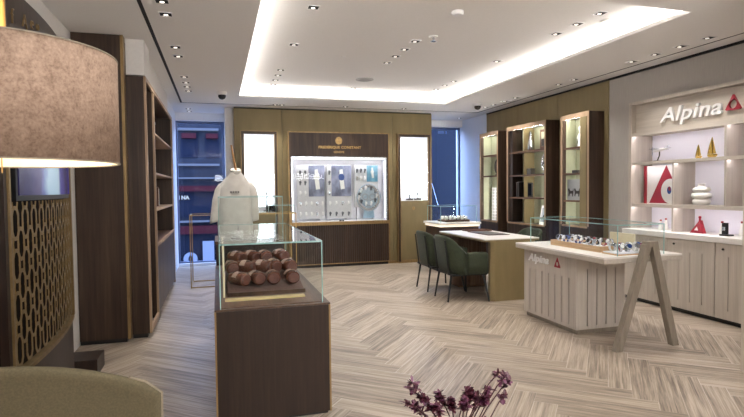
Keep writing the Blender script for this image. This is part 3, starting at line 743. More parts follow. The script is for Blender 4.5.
for k in range(11): g.box(SX+.022, SX+.03, 8.31, 8.66, .80+k*.058, .81+k*.058)
g.build('grid', M['white'], wg)
add('small_box', MB().box(SX-.03, SX+.02, 8.30, 8.38, .80, .93), M['dark_item'], 'small dark box in front of the white perforated panel', 'box', org=(SX, 8.34, .80), bevel=.004)
# B
cl = thing('glass_bottle', 'slim pale bottle on the top shelf of the wide cabinet', 'bottle', (SX, 7.38, 1.985))
MB().lathe([(.03, 0), (.045, .02), (.04, .14), (.018, .2), (.018, .28), (.026, .285)], (SX, 7.38, 1.985), 16).build('body', M['steel'], cl, smooth=True)
MB().lathe([(.014, .285), (.014, .31)], (SX, 7.38, 1.985), 12).build('stopper', M['dark_item'], cl)
bb = thing('framed_box', 'brown framed box standing on the top shelf of the wide cabinet, right side', 'box', (SX, 6.97, 1.985))
MB().box(SX, SX+.1, 6.90, 7.12, 1.985, 2.29).build('frame', M['brown_item'], bb, bevel=.005); MB().box(SX-.004, SX, 6.94, 7.08, 2.03, 2.25).build('panel', M['shelf_back'], bb)
MB().box(SX-.03, SX-.004, 6.98, 7.04, 2.03, 2.14).build('figure', M['dark_item'], bb)
add('small_box', MB().box(SX-.03, SX+.05, 7.32, 7.44, 1.60, 1.70), M['dark_item'], 'small dark box on the middle shelf of the wide cabinet', 'box', org=(SX, 7.38, 1.60), bevel=.005)
sp_ = thing('silver_sculpture', 'silver looped sculpture on the middle shelf of the wide cabinet', 'sculpture', (SX, 6.97, 1.60))
MB().tube([(SX, 6.97+.095*math.cos(a)*(1-.1*k/24), 1.60+.17+.13*math.sin(a)) for k, a in enumerate([-PI/2+2*PI*i/24*.92 for i in range(25)])], .014).build('loop', M['steel'], sp_, smooth=True)
MB().tube([(SX, 7.05, 1.72), (SX-.02, 6.98, 1.80), (SX, 6.90, 1.73)], .012).build('arm', M['steel'], sp_, smooth=True)
MB().lathe([(.05, 0), (.05, .012), (.015, .03), (.012, .05)], (SX, 6.97, 1.60), 16).build('base', M['steel'], sp_)
for k, (y, h, wd_) in enumerate(((7.64, .25, .03), (7.69, .24, .028))):
    o = thing('book', '%s one of two dark books on the third shelf of the wide cabinet' % ('right' if k == 0 else 'left'), 'book', (SX, y, 1.235), group='books in the wide cabinet')
    MB().box(SX-.05, SX+.08, y, y+wd_, 1.235, 1.235+h).build('cover', M['dark_item'], o, bevel=.003)
    MB().box(SX-.045, SX+.075, y+.004, y+wd_-.004, 1.237, 1.237+h+.001).build('pages', M['paper'], o)
db = thing('picture_frame', 'dark upright frame on the third shelf of the wide cabinet', 'picture frame', (SX, 7.40, 1.235))
MB().box(SX, SX+.02, 7.33, 7.46, 1.235, 1.47).build('frame', M['dark_item'], db, bevel=.003); MB().box(SX-.003, SX, 7.35, 7.44, 1.26, 1.45).build('picture', M['navy_dark'], db)
pf = thing('picture_frame', 'white framed sailing picture at the bottom right of the wide cabinet', 'picture frame', (SX, 7.0, .815))
R_ = Matrix.Translation((SX, 7.03, .815)) @ Matrix.Rotation(math.radians(-10), 4, 'Y').inverted()
MB().box(0, .015, -.11, .11, 0, .30, R_).build('frame', M['white'], pf, bevel=.003); MB().box(-.003, 0, -.085, .085, .04, .26, R_).build('picture', poster_mat('slate photo', '#6d7686', '#b9c0c8'), pf)
MB().prism([R_ @ Vector(p) for p in ((-.004, .05, .10), (-.004, -.02, .22), (-.004, -.05, .07))], (-.002, 0, 0)).build('printed_sail', M['navy'], pf)
# C
fg = thing('white_figurine', 'white figurine on the top shelf of the cabinet nearest the grey wall', 'figurine', (SX, 6.17, 1.95))
MB().rings([[(SX+r_*math.cos(a)+dx_, 6.16+r_*1.1*math.sin(a)+dy_, 1.95+z) for a in [2*PI*i/16 for i in range(16)]] for r_, z, dx_, dy_ in ((.05, 0, 0, 0), (.045, .03, 0, 0), (.025, .07, 0, .01), (.04, .12, 0, .02), (.042, .16, 0, 0), (.02, .20, 0, -.01), (.03, .235, 0, -.005), (.028, .27, 0, 0), (.008, .29, 0, 0))]).build('body', M['ceramic'], fg, smooth=True)
add('small_box', MB().box(SX-.04, SX+.05, 6.16, 6.30, 1.59, 1.63), M['dark_item'], 'flat dark box on the second shelf of the cabinet nearest the grey wall', 'box', org=(SX, 6.2, 1.59), bevel=.005)
hp = thing('picture_frame', 'pale horizontal picture with two dark horses in the cabinet nearest the grey wall', 'picture frame', (SX, 6.25, 1.21))
MB().box(SX-.03, SX-.015, 6.09, 6.41, 1.21, 1.50).build('panel', M['book_grey'], hp, bevel=.002)
hm = MB()
for y in (6.33, 6.20):
    hm.prism([(SX-.031, y+dy, 1.21+z) for dy, z in ((.05, .06), (.045, .11), (.06, .15), (.04, .17), (.01, .13), (-.04, .13), (-.055, .17), (-.06, .12), (-.05, .05), (-.035, .05), (-.03, .09), (.02, .09), (.035, .05))], (-.002, 0, 0))
hm.build('printed_horses', M['dark_item'], hp)

# ------------------------------------------------------------------ oak niche with crimson triangle sign
nc = thing('shelf_niche', 'grey oak shelf niche with lit compartments and fascia on the right wall', 'shelving', (4.98, 4.2, .80))
NY0, NY1, NX, NB = 2.96, 5.375, 4.95, 5.275
f_ = MB(); f_.box(XR+.03, NB, NY1-.03, NY1, .876, 2.395); f_.box(NX-.012, XR+.03, NY1-.03, NY1+.012, .876, 2.43); f_.box(NX-.012, XR+.03, NY0, NY1-.03, 2.395, 2.43)
f_.build('frame', M['oak'], nc)
MB().box(NX+.06, NX+.09, NY0, NY1-.03, 2.045, 2.395).build('fascia', M['oak_y'], nc)
MB().box(NB-.01, NB, NY0, NY1-.03, .875, 2.045).build('back_panel', M['niche_back'], nc)
for z in (2.035, 1.68, 1.17): MB().box(NX+.005, NX+.015, NY0, NY1-.03, z-.026, z+.012).box(NX+.015, NB-.01, NY0, NY1-.03, z-.012, z+.012).build('shelf', M['oak_y'], nc)
for y, z0, z1 in ((4.10, 1.692, 2.023), (4.735, 1.182, 1.668), (4.095, 1.182, 1.668), (4.735, .875, 1.158), (3.885, .875, 1.158), (3.5, .875, 2.02)):
    MB().box(NX+.006, NB-.01, y-.012, y+.012, z0, z1).build('divider', M['oak'], nc)
nled = emis('niche led', '#fbf6ff', 26)
for z, segs in ((2.023, ((2.97, 4.08), (4.12, 5.34))), (1.668, ((2.97, 4.08), (4.11, 4.72), (4.75, 5.34))), (1.158, ((2.97, 3.87), (3.90, 4.72), (4.75, 5.34)))):
    xo = .018
    for a, b_ in segs: MB().box(NX+xo, NX+xo+.02, a, b_, z-.004, z).build('led_strip', nled, nc)
sg = thing('wall_sign', 'raised white lettering with a crimson triangle on the oak fascia', 'sign', (NX+.06, 4.4, 2.14))
MB().text('Alpina', .225, face_mx(NX+.045, 4.945, 2.14), .014, .22, .004, 1.27, 1.06).build('lettering', M['white'], sg)
def tri_emblem(mb, fx, y0, y1, z0, z1, d, hole):
    """solid triangle with a round hole, facing -X; y0 right/near end, y1 left/far end"""
    yc = (y0+y1)/2; P = [(y1, z0), (yc, z1), (y0, z0)]; n = 36; cz = z0+(z1-z0)*.36; rr = (y1-y0)*hole
    out_, inn_ = [], []
    for i in range(n):
        a = 2*PI*i/n; dx_, dz_ = math.cos(a), math.sin(a); best = 9
        for k in range(3):
            (ax_, az_), (bx_, bz_) = P[k], P[(k+1) % 3]; ex, ez = bx_-ax_, bz_-az_; det = dx_*(-ez)+ex*dz_
            if abs(det) < 1e-9: continue
            tt = ((ax_-yc)*(-ez)+ex*(az_-cz))/det; uu = (dx_*(az_-cz)-dz_*(ax_-yc))/det
            if tt > 0 and -.001 <= uu <= 1.001: best = min(best, tt)
        out_.append((yc+dx_*best, cz+dz_*best)); inn_.append((yc+dx_*rr, cz+dz_*rr))
    R4 = [[(fx, y, z) for y, z in out_], [(fx-d, y, z) for y, z in out_], [(fx-d, y, z) for y, z in inn_], [(fx, y, z) for y, z in inn_], [(fx, y, z) for y, z in out_]]
    return mb.rings(R4, cap=False)
tri_emblem(MB(), NX+.06, 3.965, 4.135, 2.155, 2.31, .03, .26).build('triangle_emblem', M['red'], sg)

# worktop and cupboards below
add('worktop', MB().box(4.835, NB, NY0, NY1, .815, .875), M['solid'], 'continuous white worktop above the grey oak cupboards', 'worktop', org=(5.05, 4.1, .815), bevel=.004)
for k, (a, b_) in enumerate(((4.70, 5.37), (4.11, 4.697), (3.52, 4.107), (2.96, 3.517))):
    t = thing('base_cupboard', 'grey oak base cupboard with vertical slots, %s' % ['at the far left end below the niche', 'below the stacked white vase', 'below the black watch stand at the right', 'hidden end beside the pier'][k], 'cupboard', (5.06, (a+b_)/2, 0), group='grey oak base cupboards')
    MB().box(4.87, NB, a, b_, .05, .812).build('body', M['oak'], t)
    d_ = MB(); n_ = 4; pitch = (b_-a)/4
    d_.box(4.85, 4.87, a+.002, b_-.002, .68, .812); d_.box(4.85, 4.87, a+.002, b_-.002, .05, .14)
    for q_ in range(4):
        y0_ = a+.002 if q_ == 0 else a+q_*pitch+.004; y1_ = b_-.002 if q_ == 3 else a+(q_+1)*pitch-.004
        d_.box(4.85, 4.87, y0_, y1_, .14, .68)
    dr = d_.build('door', M['oak'], t)
    MB().tube([(4.85, b_-.09, .755), (4.838, b_-.09, .755)], .011).build('knob', M['black'], dr)
    MB().box(4.89, NB, a, b_, 0, .05).build('kick', M['black'], t)

# niche ornaments
IX = 5.06
ap = thing('model_airplane', 'small silver model airplane on the top left shelf of the oak niche', 'model airplane', (IX, 5.05, 1.692))
MB().tube([(IX, 5.13, 1.815), (IX, 5.09, 1.82), (IX, 5.02, 1.828), (IX, 4.95, 1.835), (IX, 4.90, 1.84)], [.008, .02, .022, .014, .005], 10).build('fuselage', M['white'], ap, smooth=True)
MB().prism([(IX-.13, 5.06, 1.83), (IX+.13, 5.06, 1.83), (IX+.13, 5.02, 1.835), (IX-.13, 5.02, 1.835)], (0, 0, .006)).build('wing', M['steel'], ap)
MB().prism([(IX-.04, 4.93, 1.838), (IX+.04, 4.93, 1.838), (IX+.04, 4.90, 1.84), (IX-.04, 4.90, 1.84)], (0, 0, .005)).build('tailplane', M['steel'], ap)
MB().prism([(IX-.002, 4.94, 1.84), (IX-.002, 4.90, 1.84), (IX-.002, 4.895, 1.88)], (.004, 0, 0)).build('fin', M['steel'], ap)
MB().box(IX-.004, IX+.004, 5.132, 5.138, 1.765, 1.87).build('propeller', M['steel'], ap)
MB().tube([(IX, 5.06, 1.70), (IX, 5.03, 1.76), (IX, 5.03, 1.81)], .007).build('stand', M['dark_item'], ap)
MB().lathe([(.045, 0), (.045, .008), (.01, .012)], (IX, 5.06, 1.692), 16).build('base', M['dark_item'], ap)
def sailboat(y, h, label):
    t = thing('sailboat_trophy', label, 'trophy', (IX, y, 1.692), group='gold sailboat trophies')
    s_ = h/.2
    MB().rings([[(IX+.022*s_*wv*math.sin(a)*.6, y+.05*s_*wv*math.cos(a), 1.692+z*s_) for a in [2*PI*i/16 for i in range(16)]] for wv, z in ((.7, 0), (1.05, .018), (1.1, .03), (1.0, .034))]).build('hull', M['gold'], t, smooth=True)
    MB().tube([(IX, y, 1.692+.03*s_), (IX, y, 1.692+.2*s_)], .003).build('mast', M['gold'], t)
    for sg_, nm in ((1, 'mainsail'), (-1, 'jib')):
        m_ = MB(); R2 = []
        for k in range(8):
            u_ = k/7; z = 1.692+(.038+.155*u_)*s_; wd_ = (.045 if sg_ > 0 else .04)*s_*(1-u_)**.8
            R2.append([(IX-.001, y+sg_*.003, z), (IX-.018*s_*(1-u_), y+sg_*(.003+wd_*.55), z), (IX-.006*s_, y+sg_*(.004+wd_), z), (IX-.004*s_, y+sg_*(.004+wd_), z), (IX-.013*s_*(1-u_)+.001, y+sg_*(.003+wd_*.55), z), (IX+.002, y+sg_*.003, z)])
        m_.rings(R2).build(nm, M['gold'], t)
    return t
sailboat(4.50, .155, 'smaller left gold sailboat trophy on the top shelf of the niche')
sailboat(4.335, .22, 'larger right gold sailboat trophy on the top shelf of the niche')
rp = thing('framed_poster', 'white poster with crimson triangle and round dial leaning in the niche', 'poster', (5.09, 5.0, 1.182))
PX = 5.10
MB().box(PX, PX+.03, 4.775, 5.285, 1.182, 1.645).build('panel', M['paper'], rp)
MB().box(PX-.012, PX+.03, 5.255, 5.29, 1.182, 1.645).build('red_frame_edge', M['red'], rp)
MB().prism([(PX, 5.215, 1.19), (PX, 4.965, 1.642), (PX, 4.775, 1.30), (PX, 4.775, 1.19)], (-.004, 0, 0)).build('printed_triangle', M['red'], rp)
MB().prism([(PX-.004, 4.905+.13*math.cos(2*PI*i/32) if 4.905+.13*math.cos(2*PI*i/32) > 4.776 else 4.776, 1.335+.145*math.sin(2*PI*i/32)) for i in range(32)], (-.003, 0, 0)).build('printed_circle', M['paper'], rp)
MB().prism([(PX-.007, 4.915+.03*math.cos(2*PI*i/16), 1.345+.045*math.sin(2*PI*i/16)) for i in range(16)], (-.002, 0, 0)).build('printed_watch', M['blue'], rp)
MB().box(PX-.011, PX-.009, 4.895, 4.925, 1.34, 1.385).build('printed_detail', M['red'], rp)
vs = MB().lathe([(.055, 0), (.075, .008), (.09, .035), (.085, .06), (.06, .07), (.088, .08), (.10, .105), (.092, .13), (.055, .142), (.08, .15), (.088, .172), (.075, .192), (.04, .2), (.032, .225), (.04, .235), (.03, .234), (.025, .2)], (IX+.02, 4.475, 1.182), 28, cap=False)
add('stacked_vase', vs, M['ceramic'], 'white vase of three stacked rounded tiers in the oak niche', 'vase', org=(IX+.02, 4.475, 1.182), smooth=True)
def cone_bottle(y, label, h=.15, x=IX+.02):
    t = thing('cone_trophy', label, 'trophy', (x, y, .875), group='white cones with red caps')
    MB().lathe([(.032, 0), (.032, .006), (.012, h*.75), (.009, h*.86)], (x, y, .875), 16).build('cone', M['ceramic'], t, smooth=False)
    MB().lathe([(.011, h*.86), (.013, h*.9), (.011, h)], (x, y, .875), 12).build('cap', M['red'], t)
    return t
cone_bottle(5.02, 'white cone with red cap, leftmost on the white worktop in the niche', .12)
cone_bottle(4.945, 'white cone with red cap, second from the left on the white worktop', .14)
cone_bottle(4.225, 'white cone with red cap between the red triangle and the black stand', .145)
cone_bottle(4.07, 'white cone with red cap behind the black stand', .15, IX+.1)
tp = thing('triangle_stand', 'crimson triangular stand with a white neck on the white worktop', 'display stand', (IX, 4.50, .875))
MB().prism([(IX-.02, 4.585, .875), (IX+.02, 4.50, 1.015), (IX-.02, 4.415, .875)], (.05, 0, 0)).build('triangle', M['red'], tp, bevel=.004)
MB().prism([(IX-.021, 4.525, .905), (IX-.011, 4.50, .945), (IX-.021, 4.475, .905)], (-.002, 0, 0)).build('pale_mark', M['paper'], tp)
MB().lathe([(.012, 1.01), (.010, 1.035), (.015, 1.04), (.013, 1.06)], (IX+.03, 4.50, 0), 12).build('cap', M['red'], tp)
bs = thing('watch_stand', 'black upright watch stand at the right end of the white worktop', 'stand', (IX-.03, 4.13, .875))
MB().box(IX-.08, IX, 4.075, 4.175, .875, .892).build('base', M['black'], bs, bevel=.003); MB().box(IX-.06, IX-.03, 4.11, 4.165, .892, 1.01).build('post', M['black'], bs, bevel=.004)
MB().box(IX-.066, IX-.06, 4.12, 4.155, .93, .97).build('watch', M['steel'], bs)

# ------------------------------------------------------------------ oak watch counter with an A shaped leg
ct = thing('display_counter', 'grey oak slotted display counter with white top and glass box', 'display counter', (3.5, 4.5, 0))
bx0, bx1, by0, by1 = 3.21, 3.76, 4.14, 5.01
MB().box(bx0+.02, bx1-.02, by0+.02, by1-.02, 0, .045).build('kick', M['oak_frame'], ct)
MB().box(bx0+.018, bx1-.018, by0+.018, by1-.018, .045, .735).build('core', M['oak_frame'], ct)
sk_ = MB()
sk_.box(bx0, bx0+.018, by0, by1, .525, .735); sk_.box(bx0, bx0+.018, by0, by1, .045, .075)
n_ = 8; pt = (by1-by0)/n_
for k in range(n_): sk_.box(bx0, bx0+.018, by0+(k*pt if k == 0 else k*pt+.008), by0+((k+1)*pt if k == n_-1 else (k+1)*pt-.008), .075, .525)
sk_.build('slotted_side', M['oak'], ct)
sk_ = MB(); sk_.box(bx0+.018, bx1, by0, by0+.018, .62, .735); sk_.box(bx0+.018, bx1, by0, by0+.018, .045, .075)
n_ = 5; pt = (bx1-bx0-.018)/n_
for k in range(n_): sk_.box(bx0+.018+(k*pt if k == 0 else k*pt+.006), bx0+.018+((k+1)*pt if k == n_-1 else (k+1)*pt-.006), by0, by0+.018, .075, .62)
sk_.build('slotted_end', M['oak'], ct)
sk_ = MB(); sk_.box(bx1-.018, bx1, by0+.018, by1, .045, .735); sk_.box(bx0+.018, bx1-.018, by1-.018, by1, .045, .735); sk_.build('plain_side', M['oak'], ct)
tx0, tx1, ty0, ty1 = 3.145, 3.99, 3.70, 5.08
MB().box(tx0, tx1, ty0, ty1, .735, .775).build('apron', M['oak_y'], ct, bevel=.003)
MB().box(tx0, tx1, ty0, ty1, .775, .79).build('top', M['solid'], ct, bevel=.002)
glass_box(ct, 3.315, 3.82, 3.735, 5.05, .79, 1.055)
MB().text('Alpina', .105, face_mx(bx0-.004, 4.92, .615), .004, .22, .003, 1.25, 1.05).build('lettering', M['white'], ct)
tri_emblem(MB(), bx0, 4.375, 4.475, .60, .70, .006, .2).build('triangle_emblem', M['red'], ct)
af = thing('a_frame_leg', 'grey oak A shaped leg leaning over the near end of the display counter', 'support leg', (3.5, 3.6, 0))
def leg_prism(xb, xt, name):
    MB().prism([(xb-.034, 3.59, 0), (xb+.034, 3.59, 0), (xt+.034, 3.59, .9), (xt-.034, 3.59, .9)], (0, .058, 0)).build(name, M['oak_frame'], af, bevel=.004)
leg_prism(3.215, 3.515, 'leg'); leg_prism(3.815, 3.58, 'leg')
MB().prism([(3.478, 3.589, .88), (3.617, 3.589, .88), (3.608, 3.589, .925), (3.495, 3.589, .925)], (0, .06, 0)).build('cap', M['oak_frame'], af, bevel=.004)

tw = thing('watch_tray', 'pale wood tray of watches on the left of the counter glass box', 'tray', (3.42, 4.4, .79))
MB().box(3.37, 3.63, 4.02, 4.74, .79, .80).build('base', M['tray_wood'], tw)
r4 = MB(); r4.box(3.36, 3.37, 4.01, 4.75, .79, .845); r4.box(3.63, 3.64, 4.01, 4.75, .79, .845); r4.box(3.37, 3.63, 4.01, 4.02, .79, .845); r4.box(3.37, 3.63, 4.74, 4.75, .79, .845)
r4.build('rim', M['tray_wood'], tw)
MB().box(3.37, 3.63, 4.02, 4.74, .80, .825).build('cushion', M['white_matt'], tw)
tr2 = thing('watch_tray', 'low white and wood tray of steel watches at the right end of the counter', 'tray', (3.6, 3.88, .79))
MB().box(3.345, 3.80, 3.76, 3.96, .79, .802).build('base', M['tray_wood'], tr2); MB().box(3.35, 3.795, 3.765, 3.955, .802, .812).build('cushion', M['white_matt'], tr2)
pr = {}
def watch(style, dial, loc, rot, label, group):
    key = (style, dial)
    if key in pr: copy_tree(pr[key], loc, rot, label, group)
    else: pr[key] = make_watch(label, STR[style], STR[dial], loc, rot, group)
sty = [('white', 'black'), ('blue', 'white'), ('white', 'blue'), ('blue', 'white'), ('white', 'white'), ('steel', 'black'), ('white', 'steel')]
for k in range(7):
    st_, d_ = sty[k]
    watch(st_, d_, (3.43, 4.68-k*.093, .825), .15*math.sin(k*3), '%s watch, %s from the left in front row of the pale wood tray' % (st_, NTH[k]), 'watches in the pale wood tray')
sty = [('steel', 'black'), ('white', 'white'), ('black', 'white'), ('brown', 'steel'), ('black', 'red'), ('red', 'white'), ('steel', 'white')]
for k in range(7):
    st_, d_ = sty[k]
    watch(st_, d_, (3.56, 4.66-k*.093, .825), .2*math.sin(k*2+1), '%s watch, %s from the left in back row of the pale wood tray' % (st_, NTH[k]), 'watches in the pale wood tray')
sty = [('white', 'white'), ('steel', 'blue'), ('white', 'steel'), ('red', 'white'), ('steel', 'white'), ('white', 'blue')]
for r_ in range(2):
    for k in range(5):
        st_, d_ = sty[(k+r_*2) % 6]
        watch(st_, d_, (3.40+k*.087, 3.81+r_*.085, .812), PI/2+.2*math.sin(k*5+r_), '%s watch, %s from left in the %s row of the low white tray' % (st_, NTH[k], ['front', 'back'][r_]), 'watches in the low tray')
def flat_strap(x, y, rz, mat, label):
    t = thing('watch_strap', label, 'strap', (x, y, .825), rz)
    MB().prism([(-.09, -.012, 0), (.09, -.014, 0), (.1, 0, 0), (.09, .014, 0), (-.09, .012, 0)], (0, 0, .008)).build('band', mat, t, local=True)
    MB().box(-.03, .03, -.02, .02, .002, .016).build('buckle', mat, t, local=True, bevel=.004)
flat_strap(3.392, 4.33, 1.35, M['red'], 'red strap lying at the front edge of the pale wood tray')
bk = thing('sign_card', 'cream card standing at the back inside the counter glass box', 'card', (3.7, 4.2, .79))
MB().box(3.72, 3.735, 3.98, 4.30, .79, .95).build('card', M['cream'], bk, bevel=.002)
MB().box(3.735, 3.79, 4.1, 4.18, .79, .80).build('foot', M['cream'], bk)

# ------------------------------------------------------------------ consultation desk and green chairs
dk = thing('desk', 'consultation desk with olive end panel, white top and fluted walnut pedestal', 'desk', (3.5, 6.35, 0))
MB().box(3.10, 3.86, 5.69, 7.06, .735, .755).build('underside', M['olive_case'], dk, bevel=.002)
MB().box(3.10, 3.86, 5.69, 7.06, .755, .768).build('top', M['solid'], dk, bevel=.002)
MB().prism([(3.235, 5.69, 0), (3.80, 5.69, 0), (3.80, 5.78, 0), (3.195, 5.78, 0), (3.195, 5.73, 0)], (0, 0, .735)).build('end_panel', M['olive_case'], dk)
pd = MB(); R2 = []
n_ = 88
def flute(z): return [(3.43+(.25+(.006 if i % 2 else 0))*math.copysign(abs(math.cos(2*PI*i/n_))**.7, math.cos(2*PI*i/n_)), 6.80+(.17+(.006 if i % 2 else 0))*math.copysign(abs(math.sin(2*PI*i/n_))**.7, math.sin(2*PI*i/n_)), z) for i in range(n_)]
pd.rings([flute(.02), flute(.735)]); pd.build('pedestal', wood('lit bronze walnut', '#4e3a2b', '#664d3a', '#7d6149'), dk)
MB().box(3.23, 3.63, 6.68, 6.92, 0, .02).build('pedestal_foot', M['brass_dark'], dk)
pad = thing('desk_pad', 'dark leather pad lying on the white desk top', 'desk pad', (3.55, 6.45, .768))
MB().box(3.40, 3.72, 6.15, 6.75, .768, .774).build('base', M['leather_end'], pad, bevel=.002)
MB().box(3.42, 3.70, 6.17, 6.73, .774, .777).build('inlay', M['dark_item'], pad)
ptr = thing('desk_tray', 'low brown tray on the far part of the desk', 'tray', (3.62, 6.9, .768))
MB().box(3.45, 3.80, 6.80, 7.0, .768, .776).build('base', M['brown_item'], ptr)
r4 = MB(); r4.box(3.44, 3.45, 6.79, 7.01, .768, .79); r4.box(3.80, 3.81, 6.79, 7.01, .768, .79); r4.box(3.45, 3.80, 6.79, 6.80, .768, .79); r4.box(3.45, 3.80, 7.0, 7.01, .768, .79); r4.build('rim', M['brown_item'], ptr)

def make_chair(label, loc, rz, group):
    """tub armchair facing local +x"""
    t = thing('armchair', label, 'chair', loc, rz, group)
    # plan path from right arm front, round the back, to left arm front
    path = []
    hw, xb, xf, rc = .295, -.215, .25, .17
    path += [(xf, -hw+.012), (xf-.02, -hw), (xf-.10, -hw), (xf-.18, -hw), (xf-.25, -hw), (xf-.30, -hw)]
    for k in range(7):
        a = -PI/2-PI/2*k/6; path.append((xb+rc+rc*math.cos(a), -hw+rc+rc*math.sin(a)))
    for k in range(7):
        a = PI-PI/2*k/6; path.append((xb+rc+rc*math.cos(a), hw-rc+rc*math.sin(a)))
    path += [(xf-.30, hw), (xf-.25, hw), (xf-.18, hw), (xf-.10, hw), (xf-.02, hw), (xf, hw-.012)]
    N_ = len(path); rs_ = []
    for k, (x, y) in enumerate(path):
        p0 = Vector(path[max(k-1, 0)]); p1 = Vector(path[min(k+1, N_-1)]); d = (p1-p0).normalized(); nv = Vector((-d.y, d.x))   # inward normal points to +... sign fixed below
        if nv.dot(Vector((.02, 0))-Vector((x, y))) < 0: nv = -nv
        back = max(0, min(1, (-.03-x)/.15)); back = back*back*(3-2*back)
        zt_ = .60+.215*back-.05*back*(abs(y)/hw)**3+.015*math.sin(max(0, min(1, (x+.05)/.3))*PI); lean = -.075*back
        th = .045
        def P(q, z): 
            f_ = (z-.34)/.5
            return (x+nv.x*q+lean*f_, y+nv.y*q*1.0+(0 if back < .3 else 0), z)
        rs_.append([P(.0, .34), P(-.004, .45), P(0, zt_-.03), P(.012, zt_-.006), P(th*.5, zt_), P(th-.012, zt_-.006), P(th, zt_-.03), P(th+.004, .45), P(th, .34)])
    MB().rings(rs_).build('shell', M['green'], t, smooth=True, local=True)
    MB().box(-.19, .275, -.245, .245, .345, .47).build('seat_cushion', M['green'], t, local=True, bevel=.03, seg=3)
    MB().box(-.22, .24, -.27, .27, .325, .345).build('seat_frame', M['black'], t, local=True)
    for s_ in (-1, 1):
        MB().tube([(.20, s_*.24, .34), (.245, s_*.315, 0)], [.014, .011]).build('leg', M['black'], t, local=True)
        MB().tube([(-.283, s_*.175, .76), (-.232, s_*.175, .36), (-.225, s_*.178, .33)], [.009, .011, .012]).build('back_rod', M['black'], t, local=True)
        MB().tube([(-.20, s_*.18, .34), (-.255, s_*.20, 0)], [.014, .011]).build('leg', M['black'], t, local=True)
    return t
ch = make_chair('green velvet tub armchair at the desk, nearer the olive end panel', (2.93, 6.035, 0), 0, 'green chairs at the desk')
copy_tree(ch, (2.945, 6.72, 0), 0, 'green velvet tub armchair at the desk, the one further back by the pedestal')
copy_tree(ch, (4.10, 6.55, 0), PI, 'green velvet tub armchair mostly hidden on the far side of the desk')

# small counter with glass top box near the right window
sc2 = thing('display_counter', 'walnut display counter with glowing top edge near the right window', 'display counter', (3.85, 8.2, 0))
MB().box(3.50, 4.20, 7.92, 8.55, .03, .755).build('body', M['walnut'], sc2, bevel=.003); MB().box(3.53, 4.17, 7.95, 8.52, 0, .03).build('kick', M['black'], sc2)
MB().box(3.49, 4.21, 7.91, 8.56, .755, .79).build('light_band', emis('warm light band', '#fff2d8', .9, '#fff2d8'), sc2)
MB().box(3.47, 4.23, 7.89, 8.58, .79, .825).build('top', M['solid'], sc2, bevel=.003)
glass_box(sc2, 3.52, 4.18, 7.95, 8.52, .825, 1.09)
wt = thing('watch_tray', 'dark tray of white watch cushions inside the glass box near the right window', 'tray', (3.86, 8.2, .825))
MB().box(3.66, 4.10, 8.05, 8.4, .825, .86).build('base', M['walnut_red'], wt, bevel=.003)
for k in range(6):
    x, y = 3.73+.15*(k % 3), 8.13+.17*(k//3)
    o = thing('watch_cushion', 'white watch cushion, %s from left in the %s row of the dark tray' % (NTH[k % 3], ['front', 'back'][k//3]), 'cushion', (x, y, .86), group='white watch cushions')
    MB().rings([[(x-.05, y+.03*math.cos(a), .89+.03*math.sin(a)) for a in [2*PI*i/14 for i in range(14)]], [(x+.05, y+.03*math.cos(a), .89+.03*math.sin(a)) for a in [2*PI*i/14 for i in range(14)]]]).build('cushion', M['ceramic'], o)
    strap_band(MB(), x, y, .89, .031, .031, .02, PI/2).build('watch', M['steel'], o)

# ------------------------------------------------------------------ left side: tall walnut units and bookcase
t1 = thing('tall_cabinet', 'tall dark walnut cabinet reaching the ceiling, with a brass corner strip', 'cabinet', (-1.0, 5.5, 0))
MB().box(XL+.005, -.825, 5.25, 5.75, .04, CZ-.002).build('body', M['walnut'], t1); MB().box(XL+.005, -.835, 5.27, 5.75, 0, .04).build('kick', M['black'], t1)
MB().box(-.825, -.80, 5.245, 5.345, .03, CZ-.002).build('corner_strip', M['brass_dark'], t1)
struct('trim_6', MB().box(XL, -.69, 5.76, 8.34, 2.49, CZ), M['wall_white'])
struct('trim_7', MB().box(-.80, -.64, 5.37, 5.76, 2.49, CZ), M['wall_white'])
FX = -.63
t2 = thing('bookcase', 'walnut bookcase along the left wall with open shelves above cupboard doors', 'bookcase', (-.8, 6.8, 0))
f_ = MB()
f_.box(-.82, FX-.02, 5.36, 5.375, .04, 2.48)
f_.box(XL+.005, FX-.02, 8.28, 8.30, .04, 2.48); f_.box(-.82, FX-.02, 5.375, 8.28, 2.46, 2.48); f_.box(XL+.005, FX-.02, 6.00, 6.03, .04, 2.46); f_.box(XL+.005, -.795, 6.03, 8.28, 2.46, 2.48)
f_.build('carcass', M['walnut'], t2)
e = MB()
for y in (5.36, 5.985, 8.255): e.box(FX-.02, FX, y, y+.045, .04, 2.48)
e.box(FX-.02, FX, 5.405, 5.985, 2.435, 2.48); e.box(FX-.02, FX, 6.03, 8.255, 2.44, 2.48); e.box(FX-.02, FX, 5.405, 5.985, .04, .10); e.box(FX-.02, FX, 6.03, 8.255, .80, .835)
e.build('edge_frame', M['tan_edge'], t2)
MB().box(-.825, -.805, 5.76, 6.0, .04, 2.46).build('recess_panel', M['walnut_dark'], t2)
MB().box(XL+.02, XL+.04, 6.03, 8.28, .80, 2.46).build('back_panel', M['shelf_back'], t2)
for z in (2.03, 1.60, 1.20): MB().box(XL+.04, FX-.01, 6.03, 8.28, z-.02, z).build('shelf', M['tan_edge'], t2)
MB().box(XL+.04, FX-.021, 6.03, 8.28, .80, .82).build('shelf', M['walnut_y'], t2)
for k in range(4): 
    a = 6.035+k*.56
    MB().box(FX-.03, FX-.006, a, a+.555, .08, .795).build('door', M['walnut'], t2, bevel=.002)
MB().box(XL+.02, FX-.05, 6.0, 8.28, 0, .06).build('kick', M['black'], t2)
MB().box(-.80, FX-.04, 5.37, 6.0, 0, .04).build('kick', M['black'], t2)
